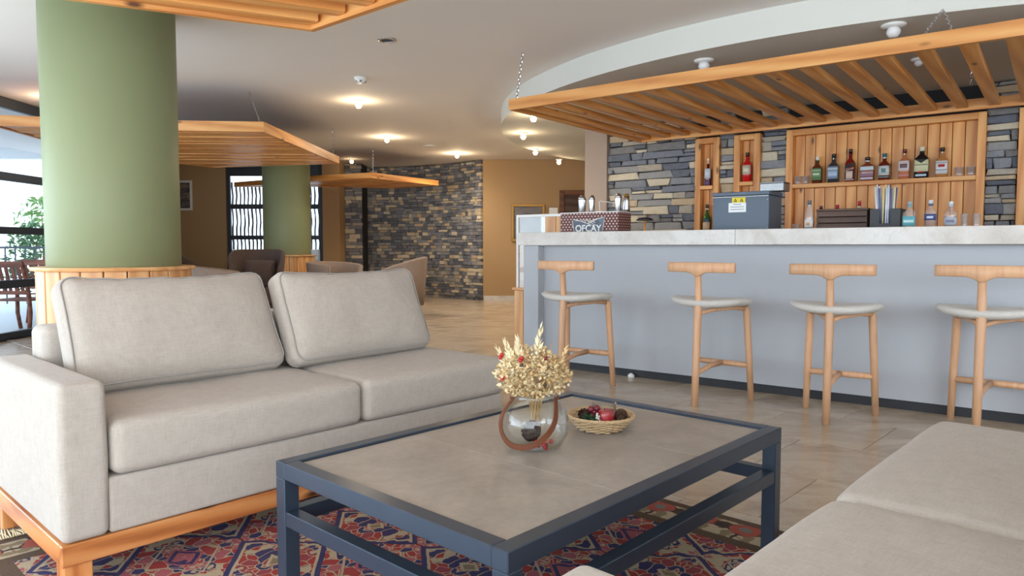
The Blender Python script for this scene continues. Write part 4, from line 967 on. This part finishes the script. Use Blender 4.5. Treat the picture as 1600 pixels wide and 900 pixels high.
# ------------------------------------------------------------------ bar stools
def stool_proto():
    t = thing('bar_stool', '', 'stool', (0, 0, 0), 0, 'ash bar stools along the bar')      # local origin: floor below the rear post, +y toward the bar
    def leg(pts, w): return sweep(pts, w, 10, 0.85)
    obj('rear_post', sweep([(0, 0, 0.0), (0, 0.012, 0.25), (0, 0.03, 0.60), (0, 0.034, 0.68), (0, 0.02, 0.855)], [0.021, 0.0225, 0.025, 0.022, 0.020], 12), 'ash', t)
    for s in (-1, 1): obj('front_leg', sweep([(s * 0.197, 0.395, 0.0), (s * 0.185, 0.375, 0.30), (s * 0.172, 0.355, 0.60), (s * 0.168, 0.35, 0.618)], [0.0185, 0.0215, 0.0225, 0.021], 12), 'ash', t)
    # T back: curved crest with a swelling where it meets the post
    bm = bmesh.new(); rings = []; N = 24
    for i in range(N + 1):
        u = -1 + 2 * i / N; x = u * 0.228; y = 0.012 + 0.045 * u * u; top = 0.905 - 0.002 * u * u; low = 0.842 - 0.030 * math.exp(-(x / 0.036) ** 2)
        th = 0.013 + 0.004 * math.exp(-(x / 0.05) ** 2); e = 0.6 if i in (0, N) else 1
        rings.append([bm.verts.new(q) for q in ((x, y - th * e, low + 0.006), (x, y - th * e, top - 0.006), (x, y - th * 0.5 * e, top), (x, y + th * 0.5 * e, top), (x, y + th * e, top - 0.006), (x, y + th * e, low + 0.006), (x, y + th * 0.4, low), (x, y - th * 0.4, low))])
    for a, b in zip(rings, rings[1:]):
        for k in range(8): bm.faces.new((a[k], a[(k + 1) % 8], b[(k + 1) % 8], b[k]))
    bm.faces.new(rings[0][::-1]); bm.faces.new(rings[-1]); obj('crest_rail', to_mesh(bm, 'crest', True), 'ash', t)
    # seat: saddle-shaped padded shell
    bm = bmesh.new(); NR, NA = 10, 48; lay_ = []
    def pt(r, a, lower):
        e = 2 / 2.5; c, s = math.cos(a), math.sin(a); x = 0.252 * r * math.copysign(abs(c) ** e, c); y = 0.215 * r * math.copysign(abs(s) ** e, s)
        sad = 0.27 * x * x - 0.10 * y * y + 0.012 * (r ** 4) * (1 if y < 0 else 0)
        thick = 0.029 * math.sqrt(max(0.0, 1 - r ** 7)); return Vector((x, y + 0.212, 0.642 + sad + (-thick * 0.9 if lower else thick)))
    for lower in (False, True):
        prev = None
        for i in range(NR + 1):
            r = (i / NR) ** 0.8
            ring = [bm.verts.new(pt(r, 2 * PI * k / NA, lower)) for k in range(NA)] if i else [bm.verts.new(pt(0, 0, lower))]
            if prev is not None:
                for k in range(NA):
                    k2 = (k + 1) % NA
                    if len(prev) == 1: bm.faces.new((prev[0], ring[k], ring[k2]))
                    else: bm.faces.new((prev[k], prev[k2], ring[k2], ring[k]))
            prev = ring
    bmesh.ops.remove_doubles(bm, verts=bm.verts[:], dist=1e-5); obj('seat', to_mesh(bm, 'seat', True), 'linen_seat', t)
    # under-seat frame
    for s in (-1, 1): obj('seat_bearer', sweep([(0, 0.035, 0.585), (s * 0.05, 0.11, 0.604), (s * 0.12, 0.25, 0.612), (s * 0.168, 0.345, 0.606)], [0.017, 0.013, 0.012, 0.016], 8, 1.0), 'ash', t)
    obj('seat_bearer', sweep([(-0.168, 0.35, 0.606), (0.168, 0.35, 0.606)], 0.014, 8), 'ash', t)
    obj('cross_stretcher', sweep([(-0.187, 0.378, 0.235), (0.0, 0.372, 0.235), (0.187, 0.378, 0.235)], 0.017, 10, 1.1), 'ash', t)
    obj('foot_stretcher', sweep([(0, 0.012, 0.205), (0.0, 0.2, 0.232), (0, 0.36, 0.236)], [0.014, 0.015, 0.017], 10, 1.1), 'ash', t)
    return t
pr = stool_proto(); base_ang = math.radians(55.0 - 90)
spots = [(0.335, 4.93, 'T-backed ash bar stool at the left end of the bar, behind the bouquet', -2), (1.146, 4.456, 'T-backed ash bar stool second from the left, before the grey till', -7), (1.772, 3.999, 'T-backed ash bar stool second from the right', 0), (2.445, 3.73, 'T-backed ash bar stool farthest right, cropped by the picture edge', -8)]
for i, (x, y, lb, da) in enumerate(spots):
    o = pr if i == 0 else copy_tree(pr); o.location = (x, y, 0); o.rotation_euler = (0, 0, base_ang + math.radians(da)); o['label'] = lb

# ------------------------------------------------------------------ things on the bar
ZB = 1.1205
t = bthing('coffee_box', 'brown patterned display box lettered OFCAY on the bar', 'box', 0.42, 0.45, ZB)
box('carton', (-0.285, 0.0, 0.0), (0.285, 0.22, 0.168), 'print', t, 0.002); box('lid_edge', (-0.288, -0.002, 0.1685), (0.288, 0.222, 0.176), 'white', t, 0.001)
bm = bmesh.new(); out = [(-0.15, 0.115), (-0.10, 0.108), (-0.05, 0.092), (0.0, 0.075), (0.05, 0.10), (0.10, 0.120), (0.15, 0.128), (0.157, 0.128), (0.15, 0.07), (0.138, 0.006), (-0.138, 0.006), (-0.152, 0.06), (-0.157, 0.116)]
vsx = [bm.verts.new((x, -0.003, z)) for x, z in out]; bm.faces.new(vsx); bmesh.ops.solidify(bm, geom=bm.faces[:], thickness=0.002); M['emblem'] = m_plain('emblem_blue', (146, 156, 172), 0.5)
em = obj('emblem', to_mesh(bm), 'emblem', t)
obj('emblem_outline', sweep([(x, -0.0055, z) for x, z in out], 0.003, 5, closed=True), 'white', em)
for p in ([(-0.13, 0.108), (-0.06, 0.10), (0.0, 0.075), (0.05, 0.06)], [(-0.07, 0.112), (0.0, 0.10), (0.05, 0.075), (0.075, 0.062)], [(-0.03, 0.115), (0.02, 0.105), (0.07, 0.085)], [(-0.01, 0.08), (0.04, 0.105), (0.09, 0.118)]):
    obj('emblem_curve', sweep([(x, -0.006, z) for x, z in p], 0.0028, 5), 'white', em)
obj('lettering', text_mesh('OFCAY', 0.078, 0.0015), 'white', em, mtx=Matrix.Translation((0, -0.0075, 0.012)) @ STAND)
def shaker(label, bx, by, r, h):
    t = bthing('cocktail_shaker', label, 'shaker', bx, by, ZB + 0.1765, 'steel tins on the coffee box')
    obj('cup', lathe([(0, 0), (r * 0.78, 0), (r * 0.82, 0.004), (r, h * 0.72), (r, h * 0.74), (0, h * 0.74)], 24), 'chrome', t); obj('cap', lathe([(r * 0.98, h * 0.742), (r * 0.93, h * 0.84), (r * 0.6, h * 0.93), (r * 0.4, h), (0, h)], 24), 'chrome', t)
shaker('taller steel tin at the left on the coffee box', 0.30, 0.54, 0.036, 0.15); shaker('slimmer steel tin second from left on the coffee box', 0.385, 0.56, 0.028, 0.15); shaker('steel tin at the right end of the coffee box', 0.665, 0.52, 0.032, 0.15)
t = bthing('sugar_jar', 'dark-banded metal jar at the right corner of the coffee box', 'jar', 0.725 - 0.04, 0.62, ZB + 0.1765); obj('body', lathe([(0, 0), (0.03, 0), (0.034, 0.02), (0.028, 0.10), (0.026, 0.13), (0, 0.13)], 20), 'chrome', t); obj('lid', lathe([(0, 0.131), (0.026, 0.131), (0.018, 0.15), (0, 0.152)], 16), 'gold', t)
t = bthing('wire_stand', 'bent white wire menu stand on the coffee box', 'stand', 0.50, 0.50, ZB + 0.1765); obj('wire', sweep([(0, 0, 0), (-0.008, 0, 0.085), (0.0, 0.0, 0.09), (0.06, 0.05, 0.082), (0.14, 0.1, 0.07)], 0.003, 6), 'white', t); box('foot', (-0.03, -0.02, 0), (0.03, 0.02, 0.004), 'white', t)
t = bthing('small_lamp', 'small dark counter lamp right of the coffee box', 'lamp', 0.88, 0.58, ZB); obj('base', lathe([(0, 0), (0.04, 0), (0.036, 0.01), (0.008, 0.016), (0.008, 0.1), (0, 0.1)], 16), 'pine', t); obj('shade', lathe([(0.0, 0.125), (0.05, 0.118), (0.075, 0.1), (0.07, 0.098), (0.0, 0.112)], 20), 'black', t)

t = bthing('till_terminal', 'dark blue-grey till with yellow and white stickers on the bar', 'till', 1.73, 0.42, ZB)
def tp(lo, hi, nm, mat, bev=0.004, par=None): return box(nm, lo, hi, mat, par or t, bev)
body = obj('housing', None) if False else obj('housing', rbox(0.42, 0.30, 0.255, 0.012, 4), 'grey_metal', t, loc=(0, 0.15, 0.1275))
tp((-0.212, -0.004, 0.256), (0.212, 0.304, 0.284), 'lid', 'grey_metal'); tp((-0.205, -0.004, 0.247), (0.205, -0.001, 0.2505), 'seam', 'white', 0)
tp((-0.06, -0.0035, 0.205), (0.04, -0.0015, 0.242), 'warning_sticker', 'yellow', 0); tp((-0.085, -0.0035, 0.135), (0.045, -0.0015, 0.204), 'white_sticker', 'paper', 0)
for dx in (-0.035, 0.012):
    bm = bmesh.new(); v = [bm.verts.new(q) for q in ((dx - 0.014, -0.0042, 0.212), (dx + 0.014, -0.0042, 0.212), (dx, -0.0042, 0.236))]; bm.faces.new(v); bmesh.ops.solidify(bm, geom=bm.faces[:], thickness=0.0006); obj('warning_triangle', to_mesh(bm), 'black', t)
    bm = bmesh.new(); v = [bm.verts.new(q) for q in ((dx - 0.008, -0.0052, 0.2155), (dx + 0.008, -0.0052, 0.2155), (dx, -0.0052, 0.230))]; bm.faces.new(v); bmesh.ops.solidify(bm, geom=bm.faces[:], thickness=0.0006); obj('warning_triangle', to_mesh(bm), 'yellow', t)
for k in range(3): tp((-0.07 + 0.02 * (k == 0), -0.0045, 0.19 - k * 0.018), (0.03 - 0.02 * (k == 0), -0.0036, 0.194 - k * 0.018), 'print_line', 'grey_metal', 0)
for x, z in ((-0.2, 0.2), (0.198, 0.22), (0.198, 0.02)): obj('screw', lathe([(0, 0), (0.006, 0), (0.004, 0.003), (0, 0.004)], 10), 'chrome', t, loc=(x, -0.0015, z), rot=(PI / 2, 0, 0))
t = bthing('metal_box', 'small brushed metal box on top of the till', 'box', 1.93, 0.5, ZB + 0.285); M['tin'] = m_plain('brushed_tin', (150, 150, 150), 0.35, 0.8, 0.15, 30)
box('body', (-0.085, 0, 0), (0.085, 0.15, 0.056), 'tin', t, 0.003); box('lid', (-0.087, -0.002, 0.0565), (0.087, 0.152, 0.066), 'tin', t, 0.003)

t = bthing('wooden_menu_box', 'dark slatted wooden box on the bar beside the napkin caddy', 'box', 2.42, 0.45, ZB)
for k in range(3): plank('side_slat', (-0.16, 0, 0.022 + k * 0.042), (0.16, 0, 0.022 + k * 0.042), 0.014, 0.038, 'walnut', t)
for k in range(3): plank('rear_slat', (-0.16, 0.2, 0.022 + k * 0.042), (0.16, 0.2, 0.022 + k * 0.042), 0.014, 0.038, 'walnut', t)
for s in (-1, 1): plank('end_panel', (s * 0.152, 0.0075, 0.063), (s * 0.152, 0.1925, 0.063), 0.014, 0.122, 'walnut', t)
plank('lid', (-0.165, 0.1, 0.133), (0.165, 0.1, 0.133), 0.22, 0.014, 'walnut', t)
t = bthing('napkin_caddy', 'black plastic caddy holding straws on the bar', 'caddy', 2.69, 0.42, ZB)
for lo, hi, nm in (((-0.09, 0.0, 0), (-0.032, 0.006, 0.13), 'front_wall'), ((0.032, 0.0, 0), (0.09, 0.006, 0.13), 'front_wall'), ((-0.032, 0.0, 0), (0.032, 0.006, 0.035), 'front_wall'), ((-0.09, 0.2, 0), (0.09, 0.206, 0.13), 'back_wall'), ((-0.09, 0.006, 0), (-0.084, 0.2, 0.13), 'side_wall'), ((0.084, 0.006, 0), (0.09, 0.2, 0.13), 'side_wall'), ((-0.084, 0.006, 0), (0.084, 0.2, 0.006), 'bottom'), ((-0.084, 0.1, 0.006), (0.084, 0.106, 0.12), 'divider')): box(nm, lo, hi, 'black', t, 0.001)
ca = B(2.69, 0.42, ZB + 0.0065); rd = random.Random(31); M['straw_b'] = m_plain('straw_blue', (92, 96, 140), 0.5); M['straw_y'] = m_plain('straw_yellow', (220, 206, 150), 0.5); M['straw_g'] = m_plain('straw_grey', (210, 216, 226), 0.4)
for k in range(18):
    x, y = -0.045 + 0.014 * (k % 7) + rd.uniform(-0.003, 0.003), 0.03 + 0.022 * (k // 7); p = B(2.69 + x, 0.42 + y, ZB + 0.0075); lx = rd.uniform(-0.012, 0.012) + (k % 7 - 3) * 0.004
    col = ('straw_g', 'straw_b', 'straw_y', 'straw_g')[k % 4]; nmc = {'straw_g': 'pale', 'straw_b': 'blue', 'straw_y': 'yellow'}[col]
    tag(obj('drinking_straw', sweep([(0, 0, 0), (lx, 0.0, rd.uniform(0.255, 0.285))], 0.0055, 8), col, None, loc=p), '%s drinking straw standing in the black caddy' % nmc, 'straw', 'straws in the caddy')

# ------------------------------------------------------------------ bottles and glasses
COLS = {}
def cm(c, rough=0.12, metal=0.0):
    k = (tuple(c), rough, metal)
    if k not in COLS: COLS[k] = m_plain('c_%d_%d_%d' % tuple(c), c, rough, metal, 0.03)
    return COLS[k]
def bottle(label, bx, by, z, h, r, body, cap, lab, sq=0.0, neck=0.28, shoulder=0.18, lz=(0.12, 0.55), nr=0.36, group='bottles on the whisky shelf', clear=False, marks=(), band=None, flat=1.0):
    r *= 1.2 if group == 'bottles on the whisky shelf' else 1.1
    t = bthing('liquor_bottle', label, 'bottle', bx, by, z, group); hb = h * (1 - neck - shoulder); rn = max(0.0115, r * nr)
    prof = [(0, 0), (r * 0.92, 0), (r, h * 0.02), (r, hb), (r * 0.93, hb + h * shoulder * 0.3), (rn * 1.35, hb + h * shoulder * 0.8), (rn, hb + h * shoulder), (rn, h * 0.86), (0, h * 0.86)]
    g = obj('glass_body', lathe(prof, 28, sq), M['tableware'] if clear else cm(body), t); g.scale = (1, flat, 1)
    if clear:
        o = obj('liquor', lathe([(0, 0.006), (r * 0.88, 0.006), (r * 0.92, h * 0.03), (r * 0.92, hb * 0.8), (0, hb * 0.8)], 24, sq), m_glass('gin', body, 0.3), t); o.scale = (1, flat, 1)
    obj('cap', lathe([(0, h * 0.862), (rn * 1.12, h * 0.862), (rn * 1.15, h * 0.99), (rn * 1.05, h), (0, h)], 18), cm(cap, 0.35), t)
    c = obj('collar', lathe([(rn * 1.06, h * 0.80), (rn * 1.08, h * 0.80), (rn * 1.08, h * 0.858), (rn * 1.06, h * 0.858)], 18, closed=True), cm(lab if band is None else band, 0.5), t)
    l0, l1 = h * lz[0], h * lz[1]; k = 1.012
    a0, a1 = (-PI / 2 - 1.15, -PI / 2 + 1.15)
    l = obj('paper_label', lathe([(r * k, l0), (r * k, l1), (r * k + 0.0008, l1), (r * k + 0.0008, l0)], 20, sq, closed=True, a0=a0, a1=a1), cm(lab, 0.6), t); l.scale = (1, flat, 1)
    for zz0, zz1, w, cc in marks:
        q = obj('label_mark', lathe([(r * k + 0.001, h * zz0), (r * k + 0.001, h * zz1), (r * k + 0.0018, h * zz1), (r * k + 0.0018, h * zz0)], 12, sq, closed=True, a0=-PI / 2 - w, a1=-PI / 2 + w), cm(cc, 0.6), l)
    return t
W = lambda *a, **k: bottle(*a, **k)
SZ = 1.6255; sy_ = 2.675
W('green-labelled whiskey bottle with green neck, first on the shelf', 1.685, sy_, SZ, 0.262, 0.036, (96, 50, 30), (225, 220, 205), (112, 150, 104), 4.0, band=(62, 110, 50), marks=((0.30, 0.36, 0.3, (220, 225, 205)), (0.18, 0.20, 0.8, (70, 100, 66)), (0.46, 0.49, 0.9, (190, 205, 180))))
W('square bottle with pale blue label and black cap', 1.835, sy_, SZ, 0.276, 0.040, (58, 56, 62), (28, 26, 28), (136, 156, 178), 4.0, band=(228, 220, 200), marks=((0.44, 0.50, 0.9, (196, 206, 216)), (0.2, 0.38, 0.5, (176, 196, 216))))
b3 = W('tall amber whisky bottle with slanted dark label', 1.985, sy_, SZ, 0.31, 0.036, (120, 30, 20), (30, 28, 28), (70, 40, 66), 3.0, lz=(0.04, 0.36), marks=((0.08, 0.32, 0.32, (216, 190, 170)), (0.04, 0.06, 1.0, (220, 210, 200))))
for dz, hh, cc in ((0.0, 0.030, (60, 66, 62)), (-0.024, 0.005, (226, 214, 170))):
    bm = bmesh.new(); pts = []
    for j in range(13):
        a = -PI / 2 + (-1.0 + 2.0 * j / 12); e = 2 / 5.0; c_, s_ = math.cos(a), math.sin(a); x = 0.0450 * math.copysign(abs(c_) ** e, c_); y = 0.0450 * math.copysign(abs(s_) ** e, s_); pts.append((x, y, 0.135 + dz + 0.36 * x))
    lo = [bm.verts.new(p) for p in pts]; hi = [bm.verts.new((p[0], p[1], p[2] + hh)) for p in pts]
    for j in range(12): bm.faces.new((lo[j], lo[j + 1], hi[j + 1], hi[j]))
    bmesh.ops.solidify(bm, geom=bm.faces[:], thickness=0.0008); obj('slanted_label', to_mesh(bm), cm(cc, 0.6), b3)
W('squat wide bottle with white upper label and black stopper', 2.135, sy_, SZ, 0.222, 0.049, (128, 60, 42), (30, 30, 34), (196, 206, 210), 5.0, neck=0.26, shoulder=0.14, lz=(0.44, 0.60), nr=0.34, flat=0.6, marks=((0.05, 0.14, 0.7, (190, 184, 196)), (0.17, 0.30, 0.8, (150, 110, 130))))
W('dark bourbon bottle with teal cap and round white label', 2.28, sy_, SZ, 0.247, 0.040, (104, 36, 26), (36, 100, 108), (206, 212, 210), 0.6, lz=(0.16, 0.52), marks=((0.26, 0.42, 0.3, (110, 140, 140)), (0.08, 0.12, 1.0, (120, 160, 160))))
W('amber bottle with dark red cap and white oval label', 2.445, sy_, SZ, 0.272, 0.037, (186, 110, 72), (96, 26, 34), (220, 208, 206), 3.0, lz=(0.26, 0.60), marks=((0.36, 0.50, 0.35, (120, 90, 96)), (0.08, 0.15, 1.0, (206, 140, 132))))
b7 = W('large black whisky bottle with cream shield label and cream cap', 2.585, sy_, SZ, 0.282, 0.048, (30, 26, 28), (222, 216, 190), (206, 204, 164), 3.0, neck=0.22, shoulder=0.22, lz=(0.20, 0.58), flat=0.7, nr=0.32, band=(40, 34, 34), marks=((0.40, 0.43, 0.8, (120, 124, 96)), (0.17, 0.21, 0.2, (190, 60, 46)), (0.05, 0.12, 0.45, (180, 204, 214))))
bm = bmesh.new(); v = [bm.verts.new(q) for q in ((-0.05, -0.0425, 0.166), (0.05, -0.0425, 0.166), (0.0, -0.0425, 0.132))]; bm.faces.new(v); bmesh.ops.solidify(bm, geom=bm.faces[:], thickness=0.0008); obj('label_notch', to_mesh(bm), cm((30, 26, 28), 0.3), b7)
W('square bourbon bottle with white label, red seal and black cap', 2.745, sy_, SZ, 0.262, 0.038, (176, 120, 70), (26, 26, 26), (222, 222, 222), 4.0, lz=(0.10, 0.54), marks=((0.33, 0.42, 0.16, (176, 40, 44)), (0.46, 0.48, 0.6, (120, 120, 120)), (0.22, 0.25, 0.7, (130, 130, 130))))
W('dark red wine bottle standing in the left niche', 0.565, sy_, 1.6605, 0.292, 0.032, (78, 16, 30), (226, 206, 170), (206, 212, 220), 0, neck=0.34, shoulder=0.1, lz=(0.26, 0.62), group='niche bottles', band=(226, 206, 170), marks=((0.02, 0.2, 0.9, (96, 76, 120)),))
W('green sparkling wine bottle at the bottom of the left niche', 0.56, sy_, 1.1605, 0.30, 0.037, (40, 92, 44), (70, 60, 56), (206, 178, 150), 0, neck=0.3, shoulder=0.26, lz=(0.06, 0.36), group='niche bottles', band=(220, 210, 190), marks=((0.38, 0.46, 0.9, (60, 90, 120)),))
W('bright red bitters bottle with pale label in the second niche', 0.99, sy_, 1.6805, 0.30, 0.041, (196, 24, 28), (54, 22, 24), (196, 186, 160), 1.0, neck=0.26, shoulder=0.2, lz=(0.24, 0.56), group='niche bottles', band=(196, 24, 28), marks=((0.34, 0.46, 0.4, (226, 220, 196)),))
# clear bottles on the bar
G = 'clear bottles on the bar'
W('clear gin bottle with teal label, nearest the caddy', 2.835, 0.40, ZB, 0.17, 0.033, (236, 244, 242), (150, 156, 156), (98, 168, 178), 3.0, group=G, clear=True, lz=(0.08, 0.44), marks=((0.2, 0.3, 0.5, (190, 220, 222)),))
W('clear bottle with blue label and grey stopper, middle of three', 2.945, 0.46, ZB, 0.178, 0.032, (238, 240, 246), (196, 196, 196), (70, 84, 130), 0.0, group=G, clear=True, lz=(0.28, 0.50), marks=((0.34, 0.42, 0.5, (200, 206, 224)),))
W('clear faceted bottle with silver label, rightmost of three', 3.055, 0.46, ZB, 0.165, 0.033, (236, 238, 244), (206, 204, 200), (180, 184, 196), 0.0, group=G, clear=True, lz=(0.10, 0.40), marks=((0.2, 0.3, 0.6, (120, 126, 150)),))
W('tapered clear pourer bottle left of the wooden box', 2.222, 0.40, ZB, 0.20, 0.027, (232, 238, 244), (86, 92, 100), (214, 210, 206), 0.0, neck=0.12, shoulder=0.5, group=G, clear=True, lz=(0.08, 0.34), marks=((0.14, 0.24, 0.4, (190, 150, 110)),))
# red-capped bottles behind the wooden box, on the back counter
for k, (x, hh, cap) in enumerate(((1.785, 0.215, (70, 30, 44)), (1.93, 0.222, (170, 40, 60)), (2.12, 0.25, (190, 50, 66)), (2.30, 0.248, (226, 206, 150)))):
    W(('short dark-capped', 'pink-capped', 'red-capped', 'cream-capped')[k] + ' bottle behind the wooden box on the back counter', x, 2.45, 1.1005, hh + 0.075, 0.034, (120, 70, 50), cap, (206, 200, 190), 0, group='bottles on the back counter', marks=((0.2, 0.3, 0.5, (150, 120, 110)),))
def tumbler(label, bx, by, z, r, h, group):
    t = bthing('drinking_glass', label, 'glass', bx, by, z, group)
    obj('bowl', lathe([(0, 0), (r * 0.86, 0), (r * 0.9, 0.004), (r, h), (r * 0.93, h), (r * 0.82, h * 0.2), (0, h * 0.18)], 24), 'tableware', t)
    obj('rim', lathe([(r * 0.95, h), (r, h), (r, h + 0.002), (r * 0.95, h + 0.002)], 24, closed=True), 'tableware', t)
for x, lb in ((1.50, 'small clear tumbler leftmost on the whisky shelf'), (1.575, 'small clear tumbler beside the green-labelled bottle'), (2.875, 'clear tumbler right of the white-labelled bourbon'), (2.965, 'clear tumbler at the right end of the whisky shelf')): tumbler(lb, x, sy_, SZ, 0.033, 0.078, 'tumblers on the whisky shelf')
for x, lb in ((3.125, 'slim shot glass on the bar beside the faceted bottle'), (3.19, 'slim shot glass rightmost on the bar')): tumbler(lb, x, 0.5, ZB, 0.021, 0.085, 'shot glasses on the bar')
for x, lb in ((1.56, 'low tumbler on the back counter, left one'), (1.68, 'low tumbler on the back counter, right one')): tumbler(lb, x, 2.45, 1.1005, 0.04, 0.12, 'tumblers on the back counter')

# ------------------------------------------------------------------ distant armchairs
def armchair(label, loc, rz, mat, hb, ha, r=0.37, power=2.0, cushion=False, cat='armchair'):
    t = thing('armchair', label, cat, loc, rz, 'upholstered armchairs at the back'); bm = bmesh.new(); N = 28; rings = []
    span = math.radians(128)
    for i in range(N + 1):
        a = -span + 2 * span * i / N; u = abs(a) / span; top = ha + (hb - ha) * max(0.0, 1 - u ** power) ** 1.0; th = PI / 2 + a
        rb_, rt = r * 0.88, r * 1.04; ri_b, ri_t = rb_ - 0.075, rt - 0.06
        c, s = math.cos(th), math.sin(th)
        if u > 0.72: k = (u - 0.72) * 0.42; 
        else: k = 0
        def P(rr, z): return bm.verts.new((rr * c * (1 + k * 0.5), rr * s * 1.0 - k * 0.6 * r * 2.0, z))
        rings.append([P(rb_, 0.16), P((rb_ + rt) / 2, (0.16 + top) / 2), P(rt, top - 0.015), P(rt - 0.02, top), P(ri_t + 0.015, top), P(ri_t, top - 0.015), P((ri_b + ri_t) / 2, (0.3 + top) / 2), P(ri_b, 0.16)])
    for a, b in zip(rings, rings[1:]):
        for k in range(8): bm.faces.new((a[k], a[(k + 1) % 8], b[(k + 1) % 8], b[k]))
    bm.faces.new(rings[0][::-1]); bm.faces.new(rings[-1]); obj('shell', to_mesh(bm, 'shell', True), mat, t)
    obj('seat_cushion', rbox(0.52, 0.60, 0.20, 0.05, 5), mat, t, loc=(0, -0.06, 0.34))
    for sx in (-1, 1):
        for y in (-0.28, 0.22): obj('leg', sweep([(sx * 0.22, y, 0.0), (sx * 0.21, y, 0.24)], [0.014, 0.02], 8), 'walnut', t)
    if cushion:
        c = thing('throw_cushion', 'brown throw cushion leaning in the tall brown armchair', 'cushion', t.matrix_basis @ Vector((0.03, -0.02, 0.63)), rz)
        def pdf(p, nx, ny, nz): p.y *= 0.25 + 0.9 * (1 - nx ** 4) * (1 - nz ** 4); return p
        b_ = obj('pad', rbox(0.40, 0.13, 0.38, 0.04, 8, pdf), mat, c, rot=(-0.25, 0, 0)); obj('seam', sweep([(x, 0, z) for x, z in ((-0.19, -0.18), (0.19, -0.18), (0.19, 0.18), (-0.19, 0.18))], 0.004, 5, closed=True), mat, b_)
armchair('tall dark brown wing armchair before the far green column', (-3.55, 10.0, 0), math.radians(12), 'brown_cloth', 0.97, 0.62, 0.36, 5.0, True)
armchair('dark brown armchair just right of the large green column', (-4.32, 9.3, 0), math.radians(100), 'brown_cloth', 0.94, 0.6, 0.36, 4.0)
armchair('taupe tub chair left of the wing armchair, turned to the window', (-3.52, 8.55, 0), math.radians(115), 'taupe', 0.78, 0.70, 0.36)
armchair('taupe tub chair right of the far column', (-2.62, 10.5, 0), math.radians(55), 'taupe', 0.79, 0.74, 0.37)
armchair('taupe tub chair turned left, before the stone wall', (-1.62, 10.4, 0), math.radians(-82), 'taupe', 0.86, 0.66, 0.38)
